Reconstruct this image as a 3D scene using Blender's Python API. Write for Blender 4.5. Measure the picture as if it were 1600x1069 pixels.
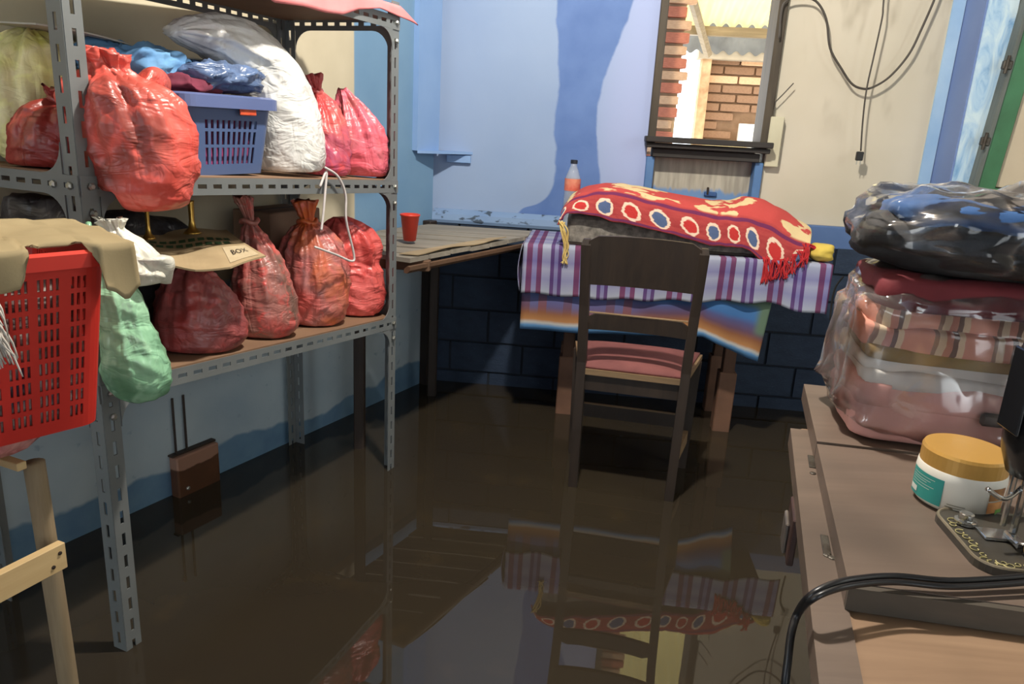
import bpy, math, random
from mathutils import Vector, Matrix, noise
random.seed(7)
for o in list(bpy.data.objects): bpy.data.objects.remove(o)
S = bpy.context.scene
COL = S.collection
R = math.radians
# ------------------------------------------------------------------ camera
CAM_F, CAM_P, CAM_R, CAM_H = 1180.0, R(15.9), R(-3.2), 1.10
fw = Vector((0, math.cos(CAM_P), -math.sin(CAM_P)))
rt = Vector((1, 0, 0)); dn = fw.cross(rt)
cr, sr = math.cos(CAM_R), math.sin(CAM_R)
rt, dn = cr*rt + sr*dn, -sr*rt + cr*dn
EYE = Vector((0, 0, CAM_H))
cd = bpy.data.cameras.new('camera'); cam = bpy.data.objects.new('camera', cd); COL.objects.link(cam)
cd.sensor_width = 36; cd.lens = 36*CAM_F/1600; cd.clip_start = .01
M = Matrix((rt, -dn, -fw)).transposed().to_4x4(); M.translation = EYE
cam.matrix_world = M
S.camera = cam
# ------------------------------------------------------------------ world, lights, exposure
w = bpy.data.worlds.new('sky'); S.world = w; w.use_nodes = True
bg = w.node_tree.nodes['Background']; bg.inputs[0].default_value = (.92, .97, 1, 1); bg.inputs[1].default_value = 3.6
def light(name, kind, loc, energy, color, **kw):
    l = bpy.data.lights.new(name, kind); l.energy = energy; l.color = color
    for k, v in kw.items(): setattr(l, k, v)
    o = bpy.data.objects.new(name, l); COL.objects.link(o); o.location = loc
    return o
light('ceiling_bulb', 'POINT', (.08, 1.45, 2.28), 150, (1, .94, .85), shadow_soft_size=.045)
d = light('side_daylight_fill', 'AREA', (2.34, .95, 1.45), 14, (.88, .97, 1), shape='RECTANGLE', size=.8, size_y=.9)  # added daylight fill beside the right wall, which has no door opening
d.rotation_euler = (Vector((-.9, 2.0, .3)) - Vector((2.34, .95, 1.45))).to_track_quat('-Z', 'Y').to_euler()
S.view_settings.view_transform = 'Standard'; S.view_settings.look = 'None'
S.view_settings.exposure = 0.16; S.view_settings.gamma = 1; S.view_settings.use_curve_mapping = False

# ------------------------------------------------------------------ measuring helpers (photo pixel -> point on a real plane)
def ray(x, y): return fw + rt*((x-800)/CAM_F) + dn*((y-534.5)/CAM_F)
def on_z(x, y, z): v = ray(x, y); return EYE + v*((z-CAM_H)/v.z)
def on_y(x, y, Y): v = ray(x, y); return EYE + v*(Y/v.y)
def on_plane(x, y, p0, n): v = ray(x, y); return EYE + v*((Vector(p0)-EYE).dot(n)/v.dot(n))
# back wall frame: local x runs right along the wall, y away from the room
BW0 = Vector((-.363, 3.179, 0)); BWA = R(-5)
BWM = Matrix.Translation(BW0) @ Matrix.Rotation(BWA, 4, 'Z'); BWI = BWM.inverted()
def bw(px, py, y=0.0):          # pixel -> local point on the plane local y
    n = BWM.to_3x3() @ Vector((0, 1, 0)); return BWI @ on_plane(px, py, BWM @ Vector((0, y, 0)), n)
# left wall frame: local x runs from the corner towards the camera, +y into the room
LWM = Matrix.Translation(BW0) @ Matrix.Rotation(R(-117.7), 4, 'Z'); LWI = LWM.inverted()
# shelf frame: local x along the front, y into its depth
SHM = Matrix.Translation((-.770, 1.333, 0)) @ Matrix.Rotation(R(66.9), 4, 'Z'); SHI = SHM.inverted()
SHR = R(66.9)
def sh(a, d, z): return SHM @ Vector((a, d, z))
def shp(px, py, d):             # pixel -> shelf-local point on plane depth d
    n = SHM.to_3x3() @ Vector((0, 1, 0)); return SHI @ on_plane(px, py, SHM @ Vector((0, d, 0)), n)

# ------------------------------------------------------------------ materials
def lin(c): return tuple(((v/255)/12.92 if v/255 <= .04045 else ((v/255+.055)/1.055)**2.4) for v in c) + (1,)
class NM:
    def __init__(s, name, rough=.6, spec=.5, metal=0.0):
        s.m = bpy.data.materials.new(name); s.m.use_nodes = True
        s.nt = s.m.node_tree; s.b = s.nt.nodes['Principled BSDF']
        s.b.inputs['Roughness'].default_value = rough; s.b.inputs['Metallic'].default_value = metal
        s.b.inputs['Specular IOR Level'].default_value = spec
        s._c = None
    def n(s, t, **kw):
        x = s.nt.nodes.new(t)
        for k, v in kw.items(): setattr(x, k, v)
        return x
    def l(s, a, b): s.nt.links.new(a, b)
    def put(s, sock, v):
        if hasattr(v, 'links') or isinstance(v, bpy.types.NodeSocket): s.l(v, sock)
        else: sock.default_value = v
    def obj(s, out='Object'):
        if s._c is None: s._c = s.n('ShaderNodeTexCoord')
        return s._c.outputs[out]
    def sep(s, v):
        x = s.n('ShaderNodeSeparateXYZ'); s.l(v, x.inputs[0]); return x.outputs
    def mp(s, v, scale=(1, 1, 1), loc=(0, 0, 0), rot=(0, 0, 0)):
        x = s.n('ShaderNodeMapping'); s.l(v, x.inputs[0]); x.inputs['Scale'].default_value = scale
        x.inputs['Location'].default_value = loc; x.inputs['Rotation'].default_value = rot; return x.outputs[0]
    def noise(s, scale, detail=4, v=None, rough=.5, dist=0):
        x = s.n('ShaderNodeTexNoise'); s.l(v if v is not None else s.obj(), x.inputs['Vector'])
        x.inputs['Scale'].default_value = scale; x.inputs['Detail'].default_value = detail
        x.inputs['Roughness'].default_value = rough; x.inputs['Distortion'].default_value = dist
        return x.outputs['Fac']
    def math(s, op, a, b=0.0, clamp=False):
        x = s.n('ShaderNodeMath', operation=op, use_clamp=clamp); s.put(x.inputs[0], a); s.put(x.inputs[1], b); return x.outputs[0]
    def ramp(s, fac, stops, interp='LINEAR'):
        x = s.n('ShaderNodeValToRGB'); x.color_ramp.interpolation = interp; s.put(x.inputs[0], fac)
        e = x.color_ramp.elements
        while len(e) < len(stops): e.new(.5)
        for i, (p, c) in enumerate(stops):
            e[i].position = p; e[i].color = c if len(c) == 4 else lin(c)
        return x.outputs[0]
    def step(s, v, lo, hi):     # smooth 0..1 between lo and hi
        x = s.n('ShaderNodeMapRange', interpolation_type='SMOOTHSTEP'); s.put(x.inputs[0], v)
        x.inputs[1].default_value = lo; x.inputs[2].default_value = hi; return x.outputs[0]
    def mix(s, f, a, b):
        x = s.n('ShaderNodeMix', data_type='RGBA'); s.put(x.inputs[0], f)
        s.put(x.inputs[6], a if not isinstance(a, tuple) else (a if len(a) == 4 else lin(a)))
        s.put(x.inputs[7], b if not isinstance(b, tuple) else (b if len(b) == 4 else lin(b)))
        return x.outputs[2]
    def curve(s, v, lo, hi, pts, out=1.0):   # float curve over v in lo..hi
        x = s.n('ShaderNodeFloatCurve'); c = x.mapping.curves[0]
        nv = s.math('DIVIDE', s.math('SUBTRACT', v, lo), hi-lo)
        s.l(nv, x.inputs['Value'])
        pts = sorted(((p-lo)/(hi-lo), q/out) for p, q in pts)
        while len(c.points) < len(pts): c.points.new(.5, .5)
        for i, (p, q) in enumerate(pts): c.points[i].location = (p, q)
        x.mapping.update()
        return s.math('MULTIPLY', x.outputs[0], out)
    def col(s, c): s.put(s.b.inputs['Base Color'], c if not isinstance(c, tuple) else (c if len(c) == 4 else lin(c))); return s
    def bump(s, h, strength=.3, dist=.01):
        x = s.n('ShaderNodeBump'); x.inputs['Strength'].default_value = strength; x.inputs['Distance'].default_value = dist
        s.l(h, x.inputs['Height']); s.l(x.outputs[0], s.b.inputs['Normal']); return s
def plain(name, c1, c2=None, scale=20, rough=.6, bump=.15, metal=0.0, spec=.5, stretch=(1, 1, 1), bscale=None, bdist=.004):
    m = NM(name, rough, spec, metal); c2 = c2 or tuple(v*.82 for v in c1)
    v = m.mp(m.obj(), stretch)
    f = m.noise(scale, 5, v)
    m.col(m.ramp(f, [(.3, c1), (.7, c2)]))
    if bump: m.bump(m.noise(bscale or scale*4, 4, v), bump, bdist)
    return m.m
def wood(name, c1, c2, axis=0, scale=6, rough=.55, bump=.2, spec=.4):
    m = NM(name, rough, spec); st = [9, 9, 9]; st[axis] = .8
    v = m.mp(m.obj(), tuple(st))
    f = m.noise(scale, 6, v, .6, .6)
    g = m.noise(2.5, 3)
    m.col(m.mix(m.step(g, .45, .75), m.ramp(f, [(.3, c1), (.55, tuple((a+b)/2 for a, b in zip(c1, c2))), (.75, c2)]), tuple(v*.72 for v in c1)))
    m.bump(f, bump, .003); return m.m
def bagmat(name, base, contents, seed=0.0, scale=7, rough=.40, alpha=1.0, wr=.36):
    m = NM(name, rough, .6)
    v = m.mp(m.obj(), (1, 1, 1), (seed*3.1, seed*1.7, seed*.9))
    f = m.noise(scale, 2, v, .5, .8)
    n = len(contents); c = [base]+contents
    st = [(.30 + .40*i/(max(n, 1)), c[i]) for i in range(n+1)]
    colr = m.ramp(f, st)
    g = m.noise(scale*4, 2, v, .5, 1.0)
    m.col(m.mix(m.step(g, .5, .8), colr, tuple(min(255, x*1.0+24) for x in base)))
    h1 = m.noise(11, 3, m.mp(v, (1, 1, 2.2), (0, 0, 0), (.5, .3, 0)), .5, 1.0)
    h1 = m.math('ABSOLUTE', m.math('SUBTRACT', h1, .5))
    h2 = m.math('ABSOLUTE', m.math('SUBTRACT', m.noise(9, 2, m.mp(v, (2.2, 2.2, .6)), .5, .8), .5))
    m.bump(m.math('ADD', h1, h2), wr*1.3, .022)
    m.b.inputs['Coat Weight'].default_value = .05; m.b.inputs['Coat Roughness'].default_value = .2
    if alpha < 1: m.b.inputs['Alpha'].default_value = alpha
    return m.m
def clear_mat(name, tint=(225, 225, 222), alpha=.12, streak=.35, rough=.12, seed=0):
    m = NM(name, rough, .6); m.col(tint)
    h = m.n('ShaderNodeTexNoise', noise_type='RIDGED_MULTIFRACTAL'); v = m.mp(m.obj(), (1, 1, 1), (seed, seed*2, 0)); m.l(v, h.inputs['Vector'])
    h.inputs['Scale'].default_value = 9; h.inputs['Detail'].default_value = 5
    g = m.math('ABSOLUTE', m.math('SUBTRACT', m.noise(6, 2, m.mp(v, (1, 1, .6), (0, 0, 0), (.4, .5, .2)), .4, .6), .5))
    a = m.ramp(g, [(.0, (alpha+streak,)*3+(1,)), (.022, (alpha+streak*.5,)*3+(1,)), (.07, (alpha,)*3+(1,))])
    m.bump(g, .9, .05)
    bmp = m.b.inputs['Normal'].links[0].from_socket
    tr = m.n('ShaderNodeBsdfTransparent'); gl = m.n('ShaderNodeBsdfGlossy'); gl.inputs['Roughness'].default_value = rough; m.l(bmp, gl.inputs['Normal'])
    fr = m.n('ShaderNodeFresnel'); fr.inputs['IOR'].default_value = 1.5; m.l(bmp, fr.inputs['Normal'])
    mx1 = m.n('ShaderNodeMixShader'); mx1.inputs[0].default_value = .35; m.l(gl.outputs[0], mx1.inputs[1]); m.l(m.b.outputs[0], mx1.inputs[2])
    fac = m.math('ADD', m.math('MULTIPLY', fr.outputs[0], 1.0), a, True)
    mx2 = m.n('ShaderNodeMixShader'); m.l(fac, mx2.inputs[0]); m.l(tr.outputs[0], mx2.inputs[1]); m.l(mx1.outputs[0], mx2.inputs[2])
    m.l(mx2.outputs[0], m.nt.nodes['Material Output'].inputs[0])
    return m.m

# ------------------------------------------------------------------ mesh helpers
class MB:
    def __init__(s): s.v = []; s.f = []; s.uv = None
    def add(s, vs, fs, mat=None):
        k = len(s.v); s.v += [Vector(p) if mat is None else mat @ Vector(p) for p in vs]; s.f += [tuple(i+k for i in f) for f in fs]; return s
    def box(s, c, size, mat=None, bev=0.0, rot=None):
        x, y, z = (q/2 for q in size); c = Vector(c)
        if bev <= 0:
            vs = [(sx*x, sy*y, sz*z) for sx in (-1, 1) for sy in (-1, 1) for sz in (-1, 1)]
            fs = [(0, 1, 3, 2), (4, 6, 7, 5), (0, 4, 5, 1), (2, 3, 7, 6), (0, 2, 6, 4), (1, 5, 7, 3)]
        else:
            vs = []; idx = {}
            for sx in (-1, 1):
                for sy in (-1, 1):
                    for sz in (-1, 1):
                        for ax in range(3):
                            p = [sx*(x-bev), sy*(y-bev), sz*(z-bev)]; p[ax] = (sx*x, sy*y, sz*z)[ax]
                            idx[(sx, sy, sz, ax)] = len(vs); vs.append(tuple(p))
            fs = []
            for ax in range(3):
                for sg in (-1, 1):
                    o = [a for a in range(3) if a != ax]
                    q = []
                    for (p1, p2) in ((-1, -1), (1, -1), (1, 1), (-1, 1)):
                        t = [0, 0, 0]; t[ax] = sg; t[o[0]] = p1; t[o[1]] = p2; q.append(idx[(*t, ax)])
                    fs.append(tuple(q))
                    
            for ax in range(3):
                o = [a for a in range(3) if a != ax]
                for p1 in (-1, 1):
                    for p2 in (-1, 1):
                        t1 = [0, 0, 0]; t1[o[0]] = p1; t1[o[1]] = p2; t2 = list(t1); t1[ax] = -1; t2[ax] = 1
                        fs.append((idx[(*t1, o[0])], idx[(*t2, o[0])], idx[(*t2, o[1])], idx[(*t1, o[1])]))
            for sx in (-1, 1):
                for sy in (-1, 1):
                    for sz in (-1, 1): fs.append(tuple(idx[(sx, sy, sz, a)] for a in range(3)))
        vs = [Vector(p) for p in vs]
        if rot is not None: vs = [rot @ p for p in vs]
        return s.add([c+p for p in vs], fs, mat)
    def prism(s, poly, z0, z1, mat=None):      # poly of (x,y) counter-clockwise
        n = len(poly)
        vs = [(x, y, z0) for x, y in poly]+[(x, y, z1) for x, y in poly]
        fs = [tuple(range(n))[::-1], tuple(range(n, 2*n))]+[(i, (i+1) % n, n+(i+1) % n, n+i) for i in range(n)]
        return s.add(vs, fs, mat)
    def grid(s, fn, nu, nv, cu=False, cv=False, uv=None):
        k = len(s.v); U = nu if cu else nu+1; V = nv if cv else nv+1
        for i in range(U):
            for j in range(V): s.v.append(Vector(fn(i/nu, j/nv)))
        for i in range(nu):
            for j in range(nv):
                a, b = i, (i+1) % U; c, d_ = j, (j+1) % V
                s.f.append((k+a*V+c, k+b*V+c, k+b*V+d_, k+a*V+d_))
        if uv:
            s.uv = s.uv or {}
            for i in range(U):
                for j in range(V): s.uv[k+i*V+j] = uv(i/nu, j/nv)
        return s
    def tube(s, pts, r, seg=8, cap=True, smooth=6, flat=1.0):
        P = catmull([Vector(p) for p in pts], smooth) if smooth > 1 and len(pts) > 2 else [Vector(p) for p in pts]
        n = len(P); k = len(s.v); up = None
        for i, p in enumerate(P):
            t = (P[min(i+1, n-1)]-P[max(i-1, 0)]).normalized()
            if up is None: up = t.orthogonal().normalized()
            e1 = (up - t*up.dot(t)).normalized(); e2 = t.cross(e1); up = e1
            rr = r(i/(n-1)) if callable(r) else r
            for j in range(seg):
                a = 2*math.pi*j/seg; s.v.append(p + e1*(rr*math.cos(a)) + e2*(rr*flat*math.sin(a)))
        for i in range(n-1):
            for j in range(seg): s.f.append((k+i*seg+j, k+i*seg+(j+1) % seg, k+(i+1)*seg+(j+1) % seg, k+(i+1)*seg+j))
        if cap: s.f.append(tuple(k+j for j in range(seg))[::-1]); s.f.append(tuple(k+(n-1)*seg+j for j in range(seg)))
        return s
    def lathe(s, prof, seg=32, mat=None, cap=True):
        n = len(prof); vs = []; fs = []
        for r_, z in prof:
            for j in range(seg):
                a = 2*math.pi*j/seg; vs.append((r_*math.cos(a), r_*math.sin(a), z))
        for i in range(n-1):
            for j in range(seg): fs.append((i*seg+j, i*seg+(j+1) % seg, (i+1)*seg+(j+1) % seg, (i+1)*seg+j))
        if cap: fs.append(tuple(range(seg))[::-1]); fs.append(tuple((n-1)*seg+j for j in range(seg)))
        return s.add(vs, fs, mat)
    def perf(s, p0, ex, ey, L, W, pitch=.05, sl=.028, sw=.009, off=.011):   # flat strip with slots
        p0, ex, ey = Vector(p0), Vector(ex), Vector(ey)
        xs = [0.0]; t = off; hole = []
        while t+sl < L-.004:
            xs += [t, t+sl]; hole.append(len(xs)-2); t += pitch
        xs.append(L); ys = [0, (W-sw)/2, (W+sw)/2, W]; hs = set(hole); k = len(s.v)
        for x in xs:
            for y in ys: s.v.append(p0+ex*x+ey*y)
        for i in range(len(xs)-1):
            for j in range(3):
                if i in hs and j == 1: continue
                s.f.append((k+i*4+j, k+(i+1)*4+j, k+(i+1)*4+j+1, k+i*4+j+1))
        return s
    def build(s, name, mat, parent=None, smooth=False, solid=0.0, sub=0, solid_off=0.0):
        me = bpy.data.meshes.new(name); me.from_pydata([tuple(p) for p in s.v], [], s.f)
        if s.uv:
            ul = me.uv_layers.new(name='uv')
            for lp in me.loops: ul.data[lp.index].uv = s.uv.get(lp.vertex_index, (0, 0))
        me.update()
        import bmesh
        b = bmesh.new(); b.from_mesh(me); bmesh.ops.recalc_face_normals(b, faces=b.faces); b.to_mesh(me); b.free()
        if smooth:
            for p in me.polygons: p.use_smooth = True
        me.materials.append(mat)
        o = bpy.data.objects.new(name, me); COL.objects.link(o)
        if parent: o.parent = parent
        if solid:
            q = o.modifiers.new('thickness', 'SOLIDIFY'); q.thickness = solid; q.offset = solid_off
        if sub:
            q = o.modifiers.new('smooth', 'SUBSURF'); q.levels = sub; q.render_levels = sub
        return o
def catmull(P, k):
    out = []
    for i in range(len(P)-1):
        p0, p1, p2, p3 = P[max(i-1, 0)], P[i], P[i+1], P[min(i+2, len(P)-1)]
        for j in range(k):
            t = j/k
            out.append(.5*((2*p1)+(p2-p0)*t+(2*p0-5*p1+4*p2-p3)*t*t+(3*p1-p0-3*p2+p3)*t**3))
    out.append(P[-1]); return out
def lerp_tab(tab, t):
    for (a, x), (b, y) in zip(tab, tab[1:]):
        if t <= b: 
            q = 0 if b == a else (t-a)/(b-a); q = max(0, min(1, q)); return x+(y-x)*q
    return tab[-1][1]
def tag(o, label=None, cat=None, group=None, kind=None):
    for k, v in (('label', label), ('category', cat), ('group', group), ('kind', kind)):
        if v: o[k] = v
    return o
def thing(name, label, cat, loc=(0, 0, 0), rotz=0.0, group=None, kind=None):
    o = bpy.data.objects.new(name, None); COL.objects.link(o); o.empty_display_size = .05
    o.location = loc; o.rotation_euler = (0, 0, rotz)
    return tag(o, label, cat, group, kind)
def frame(name, M_, kind='structure'):
    o = bpy.data.objects.new(name, None); COL.objects.link(o); o.matrix_world = M_; o['kind'] = kind; return o
def copy_piece(src, parent, loc, scale=(1, 1, 1), rot=(0, 0, 0), mat=None):
    c = src.copy(); COL.objects.link(c); c.parent = parent; c.location = loc; c.scale = scale; c.rotation_euler = rot
    return c

# ================================================================== THE SETTING
ZF = -.12                                             # flooded floor; the water surface is z = 0
ZC = 2.5
Lc = LWM @ Vector((4.6, 0, 0)); Rc = BWM @ Vector((2.75, 0, 0))
room = [(Lc.x, Lc.y), (2.38, -2.2), (Rc.x, Rc.y), (BW0.x, BW0.y)]
m_floor = plain('floor_cement', (84, 78, 70), (62, 58, 52), 6, .8)
o = MB().prism([(-2.6, -2.4), (2.6, -2.4), (2.6, 3.4), (-.5, 3.4)], ZF-.05, ZF).build('floor', m_floor); tag(o, kind='structure')
# muddy flood water
mw = NM('muddy_water', .02, .5); mw.b.inputs['IOR'].default_value = 1.47
f = mw.noise(1.3, 4); g = mw.noise(7, 5)
mw.col(mw.mix(mw.step(g, .55, .8), mw.ramp(f, [(.3, (48, 42, 35)), (.7, (55, 48, 36))]), (60, 51, 37)))
mw.l(mw.ramp(mw.noise(3, 3), [(.4, (.008,)*3+(1,)), (.8, (.03,)*3+(1,))]), mw.b.inputs['Roughness'])
mw.bump(mw.noise(5, 2), .012, .01)
wb = MB(); wb.add([(Lc.x, Lc.y, 0), (2.38, -2.2, 0), (Rc.x, Rc.y, 0), (BW0.x, BW0.y, 0)], [(0, 1, 2, 3)])
wo = wb.build('flood_water', mw.m); tag(wo, 'dark brown flood water covering the whole floor', 'water', kind='stuff')

# ---- left wall (cream upper plaster, pale blue below, a dark damp line above the water)
m = NM('left_wall_paint', .7, .3); X, Y, Z = m.sep(m.obj())
n1 = m.noise(3, 4); n2 = m.noise(14, 5)
cream = m.ramp(n1, [(.3, (206, 196, 170)), (.7, (182, 172, 146))])
pale = m.ramp(n1, [(.3, (178, 190, 194)), (.7, (150, 166, 176))])
pale = m.mix(m.step(m.noise(26, 4), .62, .72), pale, (140, 156, 168))
blue = m.ramp(n1, [(.3, (122, 156, 184)), (.7, (106, 142, 174))])
wet = m.ramp(n2, [(.3, (104, 134, 156)), (.7, (88, 118, 144))])
edge = m.math('ADD', Z, m.math('MULTIPLY', m.math('SUBTRACT', m.noise(2.2, 4), .5), .26))
step1 = m.math('ADD', edge, m.math('MULTIPLY', m.math('SUBTRACT', n2, .5), .02))
c = m.mix(m.step(step1, .085, .10), wet, pale)
up = m.mix(m.step(X, .49, .50), blue, cream)
c = m.mix(m.step(Z, .60, .62), c, up)
m.col(c); m.bump(m.noise(60, 5), .12, .004)
wl = MB().box((2.3, -.06, (ZC+ZF)/2), (4.6, .12, ZC-ZF)).build('wall_left', m.m); wl.matrix_world = LWM; tag(wl, kind='structure')
# pilaster strip by the corner and the wooden post below it
m_pblue = plain('pale_blue_board', (140, 172, 214), (126, 160, 206), 5, .6, .08)
MB().box((.075, .012, 1.75), (.15, .024, 1.52)).build('corner_board', m_pblue, wl)
m_dkwood = wood('old_dark_wood', (58, 46, 38), (38, 30, 25), 2)
MB().box((.045, .02, .30), (.05, .04, .82), bev=.003).build('corner_post', m_dkwood, wl)

# ---- back wall
wbk = frame('wall_back', BWM)
OY = .04                                              # the upper wall stands 4 cm behind the block base
m = NM('back_wall_blue', .62, .35); X, Y, Z = m.sep(m.obj())
n1 = m.noise(2.2, 4); n2 = m.noise(9, 5)
base = m.ramp(n1, [(.3, (150, 170, 200)), (.7, (138, 160, 194))])
base = m.mix(m.step(m.math('ADD', X, m.math('MULTIPLY', n1, .1)), .60, .85), base, (162, 176, 214))
dark = m.ramp(n2, [(.3, (86, 116, 172)), (.7, (100, 130, 184))])
wob = m.math('MULTIPLY', m.math('SUBTRACT', n2, .5), .035)
lft = m.curve(Z, .7, 1.8, [(.70, .35), (.765, .365), (.80, .44), (.86, .485), (1.0, .495), (1.10, .485), (1.25, .49), (1.5, .468), (1.6, .455), (1.8, .42)])
rgt = m.curve(Z, .7, 1.8, [(.70, .68), (.91, .685), (1.05, .66), (1.18, .65), (1.27, .665), (1.45, .715), (1.62, .765), (1.8, .80)])
xx = m.math('ADD', X, wob)
mask = m.math('MULTIPLY', m.step(m.math('SUBTRACT', xx, lft), -.006, .006), m.step(m.math('SUBTRACT', rgt, xx), -.006, .006))
m.col(m.mix(mask, base, dark)); m.bump(m.noise(40, 4), .08, .004)
m_bblue = m.m
m = NM('back_wall_cream', .7, .3); X, Y, Z = m.sep(m.obj())
n1 = m.noise(2.0, 4)
c = m.ramp(n1, [(.3, (212, 203, 184)), (.7, (196, 187, 166))])
st = m.noise(3.2, 3, m.mp(m.obj(), (2.2, 1, .8), (1.7, 0, .35)))
c = m.mix(m.math('MULTIPLY', m.step(st, .56, .72), m.step(Z, 1.05, 1.35)), c, (168, 158, 138))
m.col(c); m.bump(m.noise(30, 4), .1, .004); m_bcream = m.m
WL, WR_ = .862, 1.318                                 # window/doorway opening along the wall
MB().box((WL/2-.1, OY+.06, (ZC+.70)/2), (WL+.2, .12, ZC-.70)).build('blue_plaster', m_bblue, wbk)
MB().box(((WR_+2.75)/2, OY+.06, (ZC+.70)/2), (2.75-WR_, .12, ZC-.70)).build('cream_plaster', m_bcream, wbk)
MB().box(((WL+WR_)/2, OY+.06, (ZC+2.05)/2), (WR_-WL, .12, ZC-2.05)).build('plaster_over_window', m_bcream, wbk)
# block base, painted blue, block by block
m = NM('painted_block', .65, .35)
n1 = m.noise(4, 4); n2 = m.noise(22, 5)
m.col(m.mix(m.step(n2, .62, .75), m.ramp(n1, [(.3, (46, 60, 80)), (.7, (38, 51, 70))]), (66, 78, 94))); m.bump(n2, .3, .006)
m_block = m.m
m_joint = plain('base_joint', (30, 38, 50), (22, 30, 40), 12, .8)
MB().box((1.3, .035, (.70+ZF)/2), (2.9, .05, .70-ZF)).build('base_wall_core', m_joint, wbk)
src = None
rows = [(-.115, .05), (.06, .185), (.195, .33), (.34, .475), (.485, .59), (.60, .70)]
for ri, (z0, z1) in enumerate(rows):
    x = -.02 - (.17 if ri % 2 else 0)
    while x < 2.3:
        L_ = .30 + random.uniform(-.02, .02); x0 = max(x, 0.0); x1 = x+L_-.01
        if x1-x0 > .05:
            if src is None:
                src = MB().box((0, 0, 0), (1, 1, 1)).build('wall_block', m_block, wbk); b_ = src
                b_.location = ((x0+x1)/2, .012, (z0+z1)/2)
                b_.scale = (x1-x0, .024, z1-z0)
            else:
                copy_piece(src, wbk, ((x0+x1)/2, .012+random.uniform(-.002, .004), (z0+z1)/2), (x1-x0, .024, z1-z0))
        x += L_
# plaster lip along the top of the block base
m = NM('chipped_lip', .7, .3)
n1 = m.noise(18, 5, m.mp(m.obj(), (1, 1, 2.2))); 
m.col(m.mix(m.step(n1, .56, .62), m.ramp(m.noise(3), [(.3, (140, 166, 198)), (.7, (118, 146, 184))]), (70, 84, 100))); m.bump(n1, .3, .006)
MB().grid(lambda a, b: (a*.86, [(-.002, .70), (-.006, .712), (0, .735), (.04, .752)][min(3, int(round(b*3)))][0], [(-.002, .70), (-.006, .712), (0, .735), (.04, .752)][min(3, int(round(b*3)))][1]), 24, 3).build('lip', m.m, wbk, solid=.004)
m_dado = plain('dado_blue', (88, 116, 162), (74, 102, 150), 6, .6)
MB().box(((WR_+2.75)/2, .022, .74), (2.75-WR_, .036, .09), bev=.004).build('dado', m_dado, wbk)
# pilaster at the right end
m_pil = plain('pilaster_side_shaded_blue', (116, 138, 184), (104, 126, 174), 4, .6, .08)  # darker blue: the weaker light on the side face is in the colour
m = NM('pilaster_front_lit_smeared', .6, .3)  # smeared paint, with the front's brighter light put into its pale tones
n1 = m.noise(7, 5, m.mp(m.obj(), (3, 1, .9), (0, 0, .4)), .6, 1.2)
m.col(m.ramp(n1, [(.35, (206, 226, 234)), (.55, (168, 200, 226)), (.7, (120, 164, 206))])); m_pilf = m.m
pil = MB().box((2.02, -.04, (ZC+ZF)/2), (.10, .16, ZC-ZF)).build('pilaster', m_pil, wbk)
MB().box((2.027, -.122, (ZC+ZF)/2), (.10, .006, ZC-ZF)).build('pilaster_face', m_pilf, pil)
MB().box((1.945, .037, (ZC+.75)/2), (.045, .006, ZC-.75)).build('painted_edge', plain('edge_blue', (176, 206, 230), (150, 186, 220), 6), wbk)

# ---- doorway with the window frame
win = frame('window_1', BWM)
m_frame = wood('window_frame_wood', (84, 74, 58), (58, 50, 40), 2, 5, .6)
MB().box((WL+.012, OY+.05, 1.55), (.030, .16, 1.0), bev=.003).build('jamb', m_frame, win)
MB().box((WR_-.006, OY+.05, 1.55), (.034, .16, 1.0), bev=.003).build('jamb', m_frame, win)
MB().box(((WL+WR_)/2, OY+.05, 2.06), (WR_-WL, .16, .04), bev=.003).build('lintel', m_frame, win)
m_sill = wood('window_sill_wood', (60, 56, 52), (42, 39, 36), 0, 5, .6)
MB().box(((WL+WR_)/2, OY+.01, 1.083), (WR_-WL+.03, .22, .022), bev=.003).build('sill', m_sill, win)
MB().box(((WL+WR_)/2, OY+.005, 1.060), (WR_-WL+.02, .17, .018), bev=.003).build('sill_moulding', m_sill, win)
MB().box(((WL+WR_)/2, OY+.012, 1.032), (WR_-WL-.04, .12, .034), bev=.003).build('sill_rail', m_sill, win)
m_post = plain('doorpost_blue', (92, 132, 180), (76, 114, 162), 8, .6)
for x in (WL+.016, WR_-.014): MB().box((x, OY+.02, .5), (.032, .10, 1.03), bev=.003).build('door_post', m_post, win)
m = NM('apron_board', .7, .3); X, Y, Z = m.sep(m.obj())
n1 = m.noise(12, 4, m.mp(m.obj(), (4, 1, .5)))
cc = m.ramp(n1, [(.35, (186, 180, 164)), (.65, (158, 152, 138))])
m.col(m.mix(m.step(m.math('ADD', Z, m.math('MULTIPLY', n1, .05)), .905, .925), (112, 146, 190), cc))
MB().box(((WL+WR_)/2, OY+.05, .52), (WR_-WL-.06, .03, 1.0)).build('apron_board', m.m, win)
lk = bw(1105, 303, .07); MB().box((lk.x+.012, .068, lk.z), (.05, .012, .018), bev=.003).build('latch', plain('latch_blue', (66, 106, 168), None, 9), win)
MB().box((lk.x, .066, lk.z+.012), (.008, .014, .03), bev=.002).build('latch_pin', m_dkwood, win)

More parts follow.
